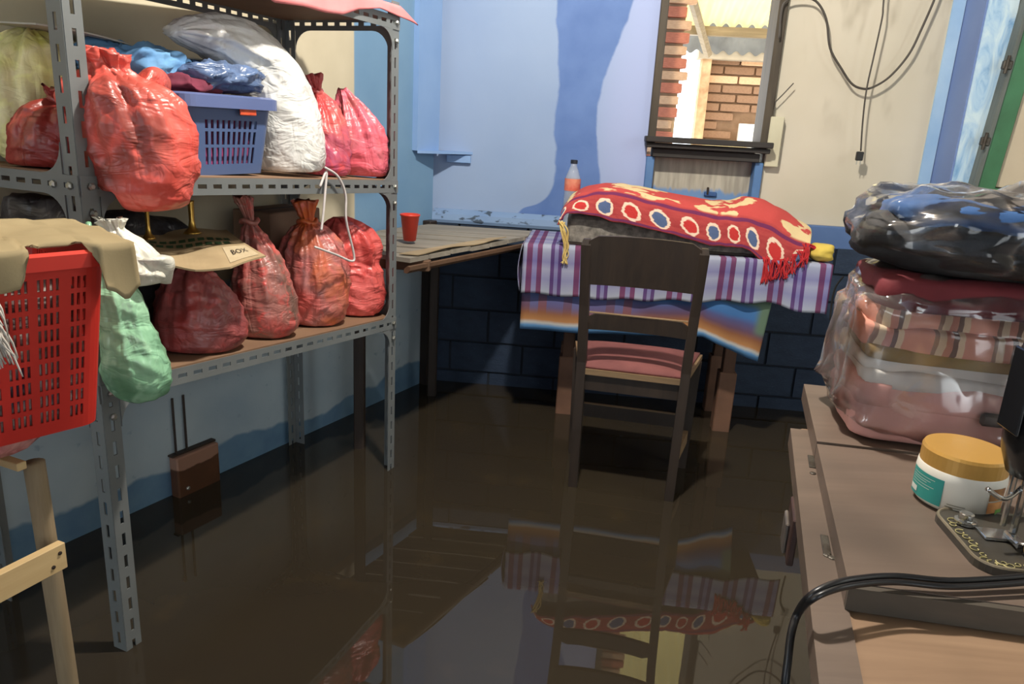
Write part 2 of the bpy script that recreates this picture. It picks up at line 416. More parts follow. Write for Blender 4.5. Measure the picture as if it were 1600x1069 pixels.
# ---- other walls and the ceiling, seen only in the light they return
m_cw = plain('side_wall_cream', (196, 188, 170), (180, 172, 154), 3, .8)
m_rw = plain('side_wall_blue', (150, 170, 196), (132, 154, 184), 3, .8)
o = MB().box((2.44, .4, (ZC+ZF)/2), (.12, 5.6, ZC-ZF)).build('wall_right', m_cw); tag(o, kind='structure')
rear = frame('wall_rear', Matrix.Identity(4))
for x0, x1, z0, z1 in ((-2.7, .8, ZF, ZC), (1.9, 2.5, ZF, ZC), (.8, 1.9, 2.05, ZC)):
    MB().box(((x0+x1)/2, -2.26, (z0+z1)/2), (x1-x0, .12, z1-z0)).build('rear_plaster', m_rw, rear)
o = MB().prism([(-2.7, -2.3), (2.5, -2.3), (2.5, 3.4), (-.6, 3.4)], ZC, ZC+.06).build('ceiling', plain('ceiling_dark_boards', (84, 74, 62), (66, 58, 48), 3, .8)); tag(o, kind='structure')

# ---- green door leaf at the right, standing slightly out of plumb
m_green = plain('door_green', (58, 116, 76), (48, 98, 62), 10, .5)
m_dcream = plain('door_cream_panel', (204, 188, 162), (188, 172, 146), 4, .6)
m_dedge = wood('door_edge_grey', (112, 118, 112), (82, 88, 84), 2)
p = bw(1509, 300, -.13)
door = frame('door_1', BWM @ Matrix.Translation((p.x, -.15, .92)) @ Matrix.Rotation(R(4.0), 4, 'Y') @ Matrix.Translation((0, 0, -.92)))
MB().box((.006, 0, 1.0), (.014, .05, 2.1)).build('door_edge', m_dedge, door)
MB().box((.046, 0, 1.0), (.065, .036, 2.1), bev=.003).build('stile', m_green, door)
MB().box((.56, 0, 1.0), (.065, .036, 2.1), bev=.003).build('stile', m_green, door)
MB().box((.30, .006, 1.52), (.45, .012, 1.06)).build('panel', m_dcream, door)
MB().box((.30, .006, .40), (.45, .012, .80)).build('panel', m_dcream, door)
mid = MB()   # lock rail with a hand painted curved edge
N = 16
lo = [(.075+.45*i/N, .885+.022*math.sin(i/N*7)*math.exp(-i/9)) for i in range(N+1)]
hi = [(.075+.45*i/N, .985+.10*(max(0, i/N-.12))**.7) for i in range(N+1)]
pl = lo+hi[::-1]
mid.add([(x, -.016, z) for x, z in pl]+[(x, .012, z) for x, z in pl], [tuple(range(len(pl))), tuple(range(len(pl), 2*len(pl)))[::-1]]+[(i, (i+1) % len(pl), len(pl)+(i+1) % len(pl), len(pl)+i) for i in range(len(pl))])
mid.build('lock_rail', m_green, door)
m_rust = plain('rusty_metal', (92, 88, 80), (60, 52, 44), 30, .5, .3, .6)
for pz in (1.14, 1.40):
    h = MB().box((-.006, -.02, pz), (.03, .02, .03), bev=.003); h.tube([(-.012, -.032, pz-.03), (-.012, -.032, pz+.03)], .006, 8); h.build('hinge', m_rust, door)

# ---- outside: brick pier, far brick wall, corrugated roof
m_br = [plain('brick_red', (200, 122, 90), (176, 100, 72), 12, .85, .4), plain('brick_pale', (218, 176, 134), (196, 150, 108), 12, .85, .4), plain('brick_brown', (150, 112, 80), (126, 92, 66), 12, .85, .4)]
m_mort = plain('mortar', (196, 170, 134), (170, 146, 112), 16, .9, .4)
pier = frame('wall_neighbour', BWM @ Matrix.Translation((.84, .62, 0)))
MB().box((.06, .07, 1.1), (.24, .10, 3.2)).build('mortar_bed', m_mort, pier)
srcs = []
for k in range(3):
    srcs.append(None)
def brick(k, parent, loc, size):
    if srcs[k] is None:
        o = MB().box((0, 0, 0), (1, 1, 1), bev=.06).build('brick', m_br[k], parent); o.location = loc; o.scale = size; srcs[k] = o; return o
    return copy_piece(srcs[k], parent, loc, size)
z = .85; i = 0
while z < 2.3:
    h_ = .052 if i % 2 == 0 else .045
    wdt = .235 - (z-1.0)*-.03 + random.uniform(-.025, .02)
    brick(0 if i % 2 == 0 else 1, pier, (-.05+wdt/2, .012, z+h_/2), (wdt, .045, h_-.008))
    z += h_+.006; i += 1
far = frame('wall_far_yard', BWM @ Matrix.Translation((.9, 2.2, 0)))
ZRB = bw(1150, 88, 2.2).z; XF = bw(1089, 150, 2.2).x-.9
MB().box((XF+.03+.63, .07, ZRB/2-.1), (1.26, .1, ZRB+.2)).build('mortar_bed', plain('far_mortar', (136, 104, 76), (116, 88, 62), 16, .9, .4), far)
for r_ in range(14):
    z = .98+r_*.058
    if z > ZRB-.05: break
    x = XF+.06 - (.1 if r_ % 2 else 0)
    while x < XF+1.1:
        L_ = .2; x0 = max(x, XF+.06); x1 = x+L_-.012
        if x1-x0 > .03 and not (x1 > .66 and z < 1.22 and z > 1.0): brick(2 if random.random() < .93 else 1, far, ((x0+x1)/2, .012+random.uniform(-.004, .004), z+.026), (x1-x0, .03, .046))
        x += L_
m_conc = plain('concrete_beam', (176, 158, 130), (150, 134, 110), 9, .9)
MB().box((XF+.62, -.03, ZRB), (1.3, .12, .06)).build('ring_beam', m_conc, far)
MB().box((XF+.03, -.01, ZRB/2), (.06, .12, ZRB)).build('corner_column', plain('rough_column', (206, 170, 124), (158, 116, 78), 14, .9, .5), far)
m_lit = plain('sunlit_plaster', (236, 232, 216), (226, 220, 200), 5, .9)
MB().box((.80, .0, 1.10), (.20, .04, .20)).build('lit_opening', m_lit, far)
MB().box((.58, -.02, 1.03), (.36, .05, .05)).build('ledge_block', plain('pale_block', (220, 196, 140), (200, 176, 120), 9), far)
rf = frame('corrugated_roof', BWM)
m = NM('yellow_roof_sheet', .6, .3); m.col(m.ramp(m.noise(5), [(.3, (236, 216, 150)), (.7, (214, 190, 120))]))
tr = m.n('ShaderNodeBsdfTranslucent'); tr.inputs[0].default_value = lin((238, 220, 150)); mxs = m.n('ShaderNodeMixShader'); mxs.inputs[0].default_value = .5
m.l(m.b.outputs[0], mxs.inputs[1]); m.l(tr.outputs[0], mxs.inputs[2]); m.l(mxs.outputs[0], m.nt.nodes['Material Output'].inputs[0])
def roofp(a, b): 
    x = .95+a*1.1; t = b
    return (x, 1.75-t*1.25, 1.735+t*.5+.016*math.sin(x*2*math.pi/.075))
MB().grid(roofp, 150, 4).build('yellow_sheet', m.m, rf, smooth=True)
m_grey = plain('grey_roof_sheet', (120, 116, 106), (90, 86, 78), 8, .6)
zg0, zg1 = bw(1150, 82, 2.05).z, bw(1150, 50, 2.05).z
MB().grid(lambda a, b: (1.13+a*1.0, 2.10-b*.12, zg0+b*(zg1-zg0+.06)+.012*math.sin((1.05+a*1.1)*2*math.pi/.09)), 130, 3).build('grey_sheet', m_grey, rf, smooth=True)
m_raft = wood('rafter_wood', (150, 130, 98), (112, 94, 68), 0)
MB().box((1.5, 1.72, 1.70), (1.2, .05, .05)).build('purlin', m_raft, rf)
p0, p1 = bw(1082, 0, 1.4), bw(1106, 84, 1.9)
MB().tube([p0+(p0-p1)*.6, p0, p1], .028, 6, smooth=1).build('rafter', m_raft, rf)

# ================================================================== STEEL SHELF UNIT
m_steel = plain('grey_enamel_steel', (114, 118, 118), (102, 106, 106), 9, .42, .06, 0, .5)
m_deck = plain('shelf_board_brown', (146, 116, 90), (120, 92, 70), 5, .7)
m_zinc = plain('zinc_bolt', (176, 176, 168), (150, 150, 142), 40, .35, 0, .8)
SL, SD = 1.027, .40
unit = thing('steel_shelf_unit', 'grey slotted-angle steel shelf unit with three decks standing in the water', 'shelf unit', (-.770, 1.333, 0), SHR)
def lowz(k, a): return (.553-.075*a, .941-.047*a, 1.352-.010*a)[k]
def deckz(k, a): return lowz(k, a)+.038
PT = 1.415
for x, y, sx, sy in ((0, 0, 1, 1), (SL, 0, -1, 1), (0, SD, 1, -1), (SL, SD, -1, -1)):
    b = MB(); b.perf((x, y, ZF), (0, 0, 1), (sx, 0, 0), PT-ZF, .036, .05, .028, .008); b.perf((x, y, ZF), (0, 0, 1), (0, sy, 0), PT-ZF, .036, .05, .028, .008, .034)
    b.build('post', m_steel, unit, solid=.0025)
def gus(b, c, ex, ez, s=.055):   # plate with a concave arc
    c, ex, ez = Vector(c), Vector(ex), Vector(ez); n = 7
    arc = [c+ex*(s-s*math.sin(t*math.pi/2/n)) + ez*(s-s*math.cos(t*math.pi/2/n)) for t in range(n+1)]
    b.add([c]+arc, [tuple(range(n+2))])
for k in range(3):
    MB().add([(.004, .004, deckz(k, 0)-.010), (SL-.004, .004, deckz(k, SL)-.010), (SL-.004, SD-.004, deckz(k, SL)-.010), (.004, SD-.004, deckz(k, 0)-.010),
              (.004, .004, deckz(k, 0)), (SL-.004, .004, deckz(k, SL)), (SL-.004, SD-.004, deckz(k, SL)), (.004, SD-.004, deckz(k, 0))],
             [(3, 2, 1, 0), (4, 5, 6, 7), (0, 1, 5, 4), (1, 2, 6, 5), (2, 3, 7, 6), (3, 0, 4, 7)]).build('shelf_board', m_deck, unit)
    ex = (Vector((SL, 0, lowz(k, SL)))-Vector((0, 0, lowz(k, 0)))); Le = ex.length; ex.normalize(); ez = Vector((0, 0, 1))
    for y in (-.0028, SD+.0028):
        MB().perf((0, y, lowz(k, 0)), ex, ez, Le, .036, .042, .024, .009).build('shelf_rail', m_steel, unit, solid=.0022)
    for x in (-.0028, SL+.0028):
        MB().perf((x, 0, lowz(k, x)), (0, 1, 0), ez, SD, .036, .042, .024, .009).build('shelf_rail', m_steel, unit, solid=.0022)
    for x, sx in ((.036, 1), (SL-.036, -1)):
        for dz, sz in ((0.0, -1), (.036, 1)):
            if sz > 0 and k == 2: continue
            for y in (-.0028, SD+.0028):
                b = MB(); gus(b, (x, y, lowz(k, x)+dz), (sx, 0, 0), (0, 0, sz)); b.build('gusset_plate', m_steel, unit, solid=.0022)
    for y, sy in ((.036, 1), (SD-.036, -1)):
        for dz, sz in ((0.0, -1), (.036, 1)):
            if sz > 0 and k == 2: continue
            for x in (-.0028, SL+.0028):
                b = MB(); gus(b, (x, y, lowz(k, x)+dz), (0, sy, 0), (0, 0, sz)); b.build('gusset_plate', m_steel, unit, solid=.0022)
    for x in (.018, SL-.018):
        for dz in (-.03, .018):
            MB().lathe([(.007, 0), (.007, .004), (.004, .007)], 6, Matrix.Translation((x, -.004, lowz(k, x)+dz)) @ Matrix.Rotation(R(90), 4, 'X')).build('bolt', m_zinc, unit)
    for y in (.018, .06):
        MB().lathe([(.007, 0), (.007, .004), (.004, .007)], 6, Matrix.Translation((-.004, y, lowz(k, 0)+.018)) @ Matrix.Rotation(R(-90), 4, 'Y')).build('bolt', m_zinc, unit)

# ================================================================== PLASTIC BAGS
def smooth_rings(ctrl, n):
    out = []
    pts = [(Vector(c), Vector(a), Vector(b)) for c, a, b in ctrl]
    cs, as_, bs = (catmull([p[i] for p in pts], n) for i in range(3))
    return list(zip(cs, as_, bs))
def bag_mesh(ctrl, seed, seg=84, per=7, amp=.012, ruffle=None, clamp=None, folds=9, fold_amp=.06):
    rings = smooth_rings(ctrl, per); nr = len(rings); mb = MB(); off = Vector((seed*7.3, seed*3.1, seed*1.9))
    for i, (c, a, b) in enumerate(rings):
        t = i/(nr-1)
        for j in range(seg):
            th = 2*math.pi*j/seg; dr = a*math.cos(th)+b*math.sin(th); p = c+dr
            q = Vector((p.x*9, p.y*9, p.z*7))+off
            q2 = Vector((p.x*11+p.z*9, p.y*11, p.z*24+p.x*8))+off
            r1 = max(0, 1-abs(noise.noise(q2))*3.2); r2 = max(0, 1-abs(noise.noise(q2*2.1+Vector((5, 1, 2))))*3.2)
            big = noise.noise(q*.45)
            k = amp*(.42*r1+.20*r2+1.2*big-.2)
            ru = ruffle(t) if ruffle else 0
            s = 1+fold_amp*ru*math.sin(folds*th+seed*2+3*noise.noise(q*.3))+.5*fold_amp*ru*math.sin((folds*2+1)*th+seed)
            L_ = dr.length
            p = c+dr*s+(dr/L_*k*min(1, L_/.03) if L_ > 1e-5 else Vector())
            if ru > .6: p.z += .014*ru*noise.noise(Vector((math.cos(th)*2, math.sin(th)*2, seed)))
            if clamp: p = clamp(p)
            mb.v.append(p)
    for i in range(nr-1):
        for j in range(seg): mb.f.append((i*seg+j, i*seg+(j+1) % seg, (i+1)*seg+(j+1) % seg, (i+1)*seg+j))
    mb.f.append(tuple(range(seg))[::-1]); mb.f.append(tuple((nr-1)*seg+j for j in range(seg)))
    return mb
PROFILE = [(0, .50), (.015, .80), (.10, .97), (.30, 1.0), (.50, .95), (.66, .78), (.77, .50), (.84, .20), (.90, .24), (1.0, .36)]
def upright(name, label, a, d, z0, z1, ra, rd, mat, seed, lean=(0, 0), prof=PROFILE, amp=.012, group=None, clamp=None, cat='plastic bag', knot=True, sag=None):
    root = thing(name, label, cat, sh(a, d, z0), SHR, group); h = z1-z0
    ctrl = []
    for t, r_ in prof:
        cx, cy = lean[0]*t*t, lean[1]*t*t
        ctrl.append(((cx, cy, t*h), (ra*r_, 0, 0), (0, rd*r_, 0)))
    cl = None
    if clamp: cl = clamp
    else:
        tilt = -.075 if z0 < .7 else -.047
        cl = lambda p: Vector((p.x, p.y, max(p.z, tilt*p.x+.002))) 
    tk = [t for t, r_ in prof if r_ < .3]
    tn = tk[0] if tk else 1.0
    ruf = lambda t: max(0, min(1, (t-.25)/.5))
    mb = bag_mesh(ctrl, seed, amp=amp, ruffle=ruf, clamp=cl, folds=7+int(seed) % 4, fold_amp=.13)
    mb.build('bag_body', mat, root, smooth=True)
    if knot:
        cx, cy = lean[0]*tn*tn, lean[1]*tn*tn
        r_ = min(ra, rd)*.24
        pts = [(cx+r_*1.05*math.cos(q*math.pi/6), cy+r_*1.05*math.sin(q*math.pi/6), tn*h+.004*math.sin(q*1.3)) for q in range(13)]
        MB().tube(pts, .0065, 6, smooth=3).build('knot', mat, root, smooth=True)
    return root
RED = (206, 52, 48)
# --- bottom deck, four red bags in a row
g = 'red plastic bags on the bottom deck'
upright('red_plastic_bag', 'squat dark red plastic bag half under the cardboard sheet on the bottom deck', .343, .098, deckz(0, .343)+.002, .795, .088, .092, bagmat('bag_dark_red', (168, 62, 58), [(156, 82, 80), (122, 54, 54)], 1), 1, (-.01, .02), [(0, .6), (.015, .88), (.10, 1.05), (.28, 1.04), (.48, .88), (.64, .66), (.75, .44), (.83, .22), (.90, .26), (1.0, .38)], group=g)
upright('red_plastic_bag', 'tall red plastic bag with grey cloth showing, right of the squat dark one', .553, .092, deckz(0, .553)+.002, .90, .076, .085, bagmat('bag_red_grey', (190, 62, 56), [(164, 100, 92), (112, 88, 76)], 2, 9), 2, (-.03, .03), [(0, .6), (.015, .88), (.10, 1.05), (.28, 1.04), (.48, .88), (.64, .66), (.75, .44), (.83, .22), (.90, .26), (1.0, .38)], group=g)
upright('red_plastic_bag', 'red plastic bag with an orange cloth low inside on the bottom deck', .770, .100, deckz(0, .765)+.002, .875, .097, .098, bagmat('bag_red_orange', (200, 92, 84), [(168, 104, 98), (214, 106, 50)], 3, 7), 3, (-.02, .02), group=g)
prof4 = [(0, .5), (.02, .8), (.12, 1.0), (.30, 1.0), (.46, .92), (.53, .80), (.60, .86), (.74, .92), (.86, .80), (.94, .55), (1.0, .2)]
upright('red_plastic_bag', 'bright red two-lobed plastic bag beside the right front post on the bottom deck', .976, .112, deckz(0, .97)+.002, .815, .082, .095, bagmat('bag_bright_red', (206, 72, 66), [(222, 104, 98), (196, 56, 52)], 4), 4, (-.05, .02), prof4, group=g, knot=False)
# --- middle deck
def cl_big(p): return Vector((p.x, p.y, max(p.z, .034-.047*p.x) if p.y > -.014 else p.z))
prof_big = [(0, .35), (.03, .62), (.12, .84), (.30, .98), (.52, 1.03), (.70, .98), (.80, .80), (.87, .42), (.92, .30), (1.0, .46)]
bigbag = upright('red_plastic_bag', 'large bright red plastic bag bulging over the front edge of the middle deck', .122, -.018, .912, 1.188, .090, .100, bagmat('bag_large_red', (206, 68, 56), [(208, 92, 80), (128, 52, 42)], 5, 5), 5, (-.035, .05), prof_big, .014, 'red plastic bags on the middle deck', cl_big)
bag_mesh([((.0, .02, .222), (.02, 0, .01), (0, .02, 0)), ((.04, .02, .236), (.006, 0, .022), (0, .018, 0)), ((.075, .025, .232), (.004, 0, .024), (0, .012, 0)), ((.098, .03, .228), (.002, 0, .014), (0, .006, 0))], 31, seg=30, amp=.004).build('bag_ear', bigbag.children[0].data.materials[0], bigbag, smooth=True)
upright('red_plastic_bag', 'dull red plastic bag behind the left front post on the middle deck', .100, .185, deckz(1, .11)+.002, 1.125, .088, .078, bagmat('bag_dull_red', (170, 66, 50), [(140, 44, 40), (128, 58, 44)], 6, 6), 6, (.01, -.02), group='red plastic bags on the middle deck')
upright('red_plastic_bag', 'small red plastic bag beside the milky clear bag on the middle deck', .822, .10, deckz(1, .82)+.002, 1.205, .062, .075, bagmat('bag_small_red', (184, 50, 54), [(196, 96, 92), (172, 70, 100)], 7, 8), 7, (.02, .06), group='red plastic bags on the middle deck')
upright('red_plastic_bag', 'red plastic bag with pink spotted cloth beside the right front post, middle deck', .990, .105, deckz(1, .99)+.002, 1.175, .068, .085, bagmat('bag_pink_spots', (214, 84, 96), [(226, 110, 126), (150, 84, 74)], 8, 9), 8, (-.04, .03), PROFILE[:6]+[(.80, .55), (.90, .35), (1.0, .18)], group='red plastic bags on the middle deck', knot=False)
upright('yellow_plastic_bag', 'yellow green plastic bag at the left end of the middle deck', .165, .315, deckz(1, .085)+.002, 1.235, .105, .078, bagmat('bag_yellow', (236, 226, 140), [(244, 232, 176), (206, 204, 92)], 9, 6), 9, (.0, .0), [(0, .5), (.03, .75), (.2, .9), (.5, 1.0), (.72, .95), (.86, .7), (.95, .42), (1.0, .15)], knot=False)
# --- milky clear bag slumped over the blue basket
root = thing('clear_plastic_bag', 'milky clear plastic bag slumping from the blue basket to the deck edge', 'plastic bag', sh(.68, .12, deckz(1, .68)+.004), SHR)
B0 = Vector((.68, .12, deckz(1, .68)+.004))
def rg(a, d, z, r1, r2, ang):     # ring whose plane is tilted by ang around the depth axis
    e = Vector((math.cos(ang), 0, math.sin(ang))); return (Vector((a, d, z))-B0, e*r1, Vector((0, r2, 0)))
ctrl = [rg(.665, .085, .962, .045, .06, 0), rg(.662, .085, .970, .085, .085, .05), rg(.655, .09, 1.03, .092, .095, .2), rg(.635, .10, 1.11, .088, .095, .35), rg(.60, .115, 1.185, .082, .09, .6), rg(.545, .13, 1.235, .065, .08, 1.0), rg(.48, .14, 1.258, .048, .07, 1.3), rg(.41, .15, 1.262, .032, .055, 1.5), rg(.37, .155, 1.258, .012, .03, 1.55)]
bag_mesh(ctrl, 11, amp=.012, ruffle=lambda t: max(0, (t-.4)), fold_amp=.12, clamp=lambda p: Vector((p.x, p.y, max(p.z, .002-.047*p.x)))).build('bag_body', bagmat('bag_milky', (232, 232, 226), [(238, 236, 230), (196, 190, 184)], 11, 6, .26, .84, .42), root, smooth=True)
# --- blue basket with clothes
def rrect(w_, h_, r_, n=6):
    pts = []
    for cx, cy, a0 in ((w_/2-r_, h_/2-r_, 0), (-w_/2+r_, h_/2-r_, 90), (-w_/2+r_, -h_/2+r_, 180), (w_/2-r_, -h_/2+r_, 270)):
        for i in range(n+1):
            a = R(a0+90*i/n); pts.append((cx+r_*math.cos(a), cy+r_*math.sin(a)))
    return pts
def resample(pts, step):
    P = [Vector(p) for p in pts]+[Vector(pts[0])]; out = []
    for a, b in zip(P, P[1:]):
        n = max(1, int(round((b-a).length/step)))
        out += [a+(b-a)*i/n for i in range(n)]
    return out
def lattice(w0, d0, w1, d1, h, r_, step, zs, hole):   # tapered basket wall with holes
    pts = resample(rrect(w1, d1, r_), step); mb = MB(); n = len(pts)
    for z in zs:
        f_ = z/h
        for p in pts: mb.v.append(Vector((p.x*(w0+(w1-w0)*f_)/w1, p.y*(d0+(d1-d0)*f_)/d1, z)))
    for k in range(len(zs)-1):
        for i in range(n):
            if hole(i, k, pts[i], (pts[i]+pts[(i+1) % n])/2): continue
            mb.f.append((k*n+i, k*n+(i+1) % n, (k+1)*n+(i+1) % n, (k+1)*n+i))
    mb.f.append(tuple(range(n))); return mb
def rim(w_, d_, r_, z, th, hgt):
    pts = rrect(w_, d_, r_); n = len(pts); mb = MB(); prof = [(0, 0), (th, -hgt*.15), (th, -hgt), (th*.7, -hgt), (th*.6, -hgt*.3), (-th*.2, -hgt*.2)]
    cs = []
    for i in range(n):
        a, b = Vector(pts[i-1]), Vector(pts[(i+1) % n]); t = (b-a).normalized(); nn = Vector((t.y, -t.x)); cs.append(nn)
    for q, (o_, dz) in enumerate(prof):
        for i in range(n): mb.v.append(Vector((pts[i][0]+cs[i].x*o_, pts[i][1]+cs[i].y*o_, z+dz)))
    m_ = len(prof)
    for q in range(m_):
        for i in range(n): mb.f.append((q*n+i, q*n+(i+1) % n, ((q+1) % m_)*n+(i+1) % n, ((q+1) % m_)*n+i))
    return mb
m_bbl = plain('blue_plastic', (80, 100, 140), (74, 94, 134), 4, .4, .03)
bk = thing('blue_basket', 'blue plastic lattice basket full of clothes on the middle deck', 'basket', sh(.405, .165, deckz(1, .405)+.004), SHR)
bh = .165
zs = [0, .022, .040, .058, .064, .078, .092, .098, .116, .126, bh]
def bhole(i, k, p, mid_):
    if abs(mid_.y) > .125 and abs(mid_.x) < .082:
        c_ = int((mid_.x+.2)/.0085)
        return (k in (1, 2, 4, 5, 7)) and c_ % 2 == 0
    if abs(mid_.x) > .12 and abs(mid_.y) < .09:
        c_ = int((mid_.y+.2)/.0085); return (k in (1, 2, 4, 5, 7)) and c_ % 2 == 0
    return False
lattice(.225, .235, .265, .275, bh, .025, .0085, zs, bhole).build('basket_body', m_bbl, bk, solid=.003)
rim(.268, .278, .026, bh+.004, .014, .028).build('rim', plain('blue_rim', (92, 106, 150), (84, 98, 142), 4, .4, .03), bk)
MB().box((.035, -.147, .137), (.05, .004, .018), bev=.0015).build('sticker', plain('orange_sticker', (214, 92, 52), (190, 66, 40), 60, .5), bk)
MB().box((0, 0, .068), (.205, .215, .12), bev=.01).build('clothes_inside', plain('magenta_cloth', (150, 52, 104), (96, 40, 66), 18, .9), bk)
def pillow(w_, d_, h_, seed, amp=.006, n=22, ex=2.6, wr=.0):    # soft folded bundle centred at its base
    mb = MB(); off = Vector((seed*3.3, seed, seed*2.1))
    def fn(u_, v_):
        th = 2*math.pi*u_; ph = math.pi*(v_-.5)
        c_ = lambda x: math.copysign(abs(x)**(2/ex), x)
        x = w_/2*c_(math.cos(ph))*c_(math.cos(th)); y = d_/2*c_(math.cos(ph))*c_(math.sin(th)); z = h_/2*c_(math.sin(ph))+h_/2
        p = Vector((x, y, z)); q = Vector((x*14, y*14, z*30))+off
        k = amp*(noise.noise(q)+.5*noise.noise(q*2.2)+wr*max(0, 1-4*abs(noise.noise(q*1.7+Vector((3, 9, 4)))))) 
        return p+Vector((x/w_, y/d_, (z-h_/2)/h_ if z > h_*.2 else 0))*2*k
    return mb.grid(fn, n*2, n, cu=True)
bz = deckz(1, .405)+.176
def lay(name, label, a, d, z, w_, d_, h_, mat, seed, rz=0, cat='clothes', group=None):
    o = pillow(w_, d_, h_, seed, .014, 32, 2.6, .9).build(name, mat, None, smooth=True); o.location = sh(a, d, z); o.rotation_euler = (0, 0, SHR+rz); tag(o, label, cat, group); return o
g = 'clothes heaped on the blue basket'
lay('folded_garment', 'maroon garment lowest in the heap on the blue basket', .33, .12, bz-.008, .14, .16, .03, plain('maroon_cloth', (120, 44, 66), (88, 32, 50), 20, .9), 21, .1, group=g)
lay('folded_garment', 'dark blue garment in clear wrap on the blue basket', .43, .11, bz, .20, .18, .055, bagmat('dark_blue_wrap', (66, 84, 116), [(96, 118, 156), (50, 58, 76)], 4, 9, .3), 22, -.1, group=g)
lay('folded_garment', 'light blue garment on top of the heap, left side', .30, .20, bz+.02, .20, .20, .062, plain('light_blue_cloth', (112, 160, 200), (86, 132, 178), 14, .85, .3), 23, .2, group=g)
lay('folded_garment', 'blue jeans coloured garment right side of the heap', .475, .17, bz+.004, .13, .2, .06, plain('denim_cloth', (104, 132, 178), (76, 104, 150), 14, .85, .3), 24, 0, group=g)
lay('folded_garment', 'dark green garment at the back left of the heap', .30, .31, bz-.03, .15, .16, .085, plain('green_cloth', (74, 92, 62), (48, 60, 46), 14, .9, .3), 25, 0, group=g)
o = MB().grid(lambda a, b: (a*.44-.22, b*.16-.08, .004*math.sin(a*7)-.012*a), 16, 3).build('thin_card', plain('pale_card', (186, 182, 170), (160, 156, 146), 8, .7), solid=.003)
o.location = sh(.30, .26, bz+.093); o.rotation_euler = (R(2), R(2), SHR); tag(o, 'thin pale card lying flat across the heap of clothes', 'card')

# white cord looping down from the clear bag
pts = [(500, 292), (510, 268), (508, 300), (505, 335), (502, 360)]
pts2 = [(508, 262), (528, 276), (540, 305), (541, 345), (553, 398), (549, 408), (525, 398), (492, 386)]
b = MB()
P1 = [SHM @ (lambda q: Vector((q.x, -.018, q.z)))(shp(x, y, -.018)) for x, y in pts]
P2 = [SHM @ (lambda q: Vector((q.x, -.022, q.z)))(shp(x, y, -.022)) for x, y in pts2]
b.tube(P1, .0032, 8); b.tube(P2, .0032, 8)
o = b.build('white_cable', plain('white_cord', (216, 208, 204), (200, 192, 188), 30, .5), smooth=True); tag(o, 'white cord looping down in front of the red bags', 'cord')

# --- things on the bottom deck behind the bags
def carton(name, label, a, d, z, size, mat, rz=0.0):
    r_ = thing(name, label, 'box', sh(a, d, z), SHR+rz)
    MB().box((0, 0, size[2]/2), size, bev=.003).build('carton_body', mat, r_)
    MB().box((0, 0, size[2]+.001), (size[0]*.98, .004, .002)).build('flap_seam', m_dkwood, r_)
    return r_
m_card = plain('carton_brown', (136, 106, 84), (112, 86, 68), 6, .8)
carton('brown_carton', 'dull brown carton behind the two-lobed red bag', .87, .315, deckz(0, .86)+.003, (.22, .14, .30), m_card)
carton('brown_carton', 'small brown carton behind the pink spotted bag, middle deck', .955, .30, deckz(1, .93)+.003, (.11, .14, .12), m_card)
dk = thing('dark_bag', 'black plastic bag in the shade at the back of the bottom deck', 'plastic bag', sh(.34, .30, deckz(0, .28)+.004), SHR)
pillow(.36, .17, .28, 41, .02).build('bag_body', bagmat('bag_black', (36, 36, 40), [(48, 48, 52), (26, 26, 28)], 13), dk, smooth=True)
pk = thing('grey_bag', 'grey crumpled plastic bag at the left end of the bottom deck', 'plastic bag', sh(.082, .205, deckz(0, .06)+.006), SHR)
pillow(.12, .30, .33, 42, .02).build('bag_body', bagmat('bag_grey', (58, 50, 48), [(36, 32, 32), (96, 90, 88)], 14), pk, smooth=True)
m_brass = plain('brass', (206, 170, 92), (176, 138, 66), 20, .3, .05, .9)
for px, py, s_, lab in ((300, 350, 1.0, 'small brass cone above the cardboard sheet, right one'), (231, 352, .7, 'smaller dim brass cone above the cardboard sheet, left one')):
    q = shp(px, py, .15)
    o = MB().lathe([(.022*s_, 0), (.018*s_, .004), (.009*s_, .012), (.006*s_, .03), (.007*s_, .07), (.008*s_, .075)], 20).build('brass_cone', m_brass, smooth=True)
    o.location = sh(q.x, .15, .822); tag(o, lab, 'ornament', 'brass cones')
# cardboard sheet over the bags
m = NM('corrugated_card', .85, .2); m.col(m.ramp(m.noise(9, 5), [(.3, (182, 160, 124)), (.7, (156, 136, 104))])); m.bump(m.noise(60, 3), .15, .003); m_cb = m.m
cs = thing('cardboard_sheet', 'flattened printed cardboard sheet lying over the red bags', 'cardboard', sh(.36, .12, .80), SHR)
CI = (SHM @ Matrix.Translation((.36, .12, .80))).inverted()
cpx = [((206, 408), .796), ((255, 415), .792), ((305, 420), .788), ((360, 420), .785), ((415, 402), .792)]
bpx = [((206, 362), .818), ((250, 356), .818), ((290, 352), .818), ((325, 350), .818), ((345, 352), .816)]
fr = [CI @ on_z(*p_, z_) for p_, z_ in cpx]; bk_ = [CI @ on_z(*p_, z_) for p_, z_ in bpx]
def cfn(u_, v_, lift=0.0):
    def pick(A):
        k = min(3, int(u_*4)); t = u_*4-k; return A[k].lerp(A[k+1], t)
    p = pick(fr).lerp(pick(bk_), v_*.85)
    return (p.x, p.y, p.z+.004*math.sin(u_*9+v_*3)+lift)
MB().grid(cfn, 24, 12).build('sheet', m_cb, cs, solid=.004)
m_gp = plain('green_print', (58, 92, 52), (44, 72, 42), 30, .8)
for row, v0 in ((0, .50), (1, .62)):
    for k in range(9):
        u0 = .12+k*.085+row*.03
        MB().grid(lambda a, b: cfn(u0+a*.06, v0+b*.075, .0035), 3, 2).build('print_dash', m_gp, cs)
m_ink = plain('print_ink', (58, 48, 40), (44, 36, 30), 30, .8)
m_pale = plain('print_pale', (198, 180, 146), (186, 168, 134), 20, .85)
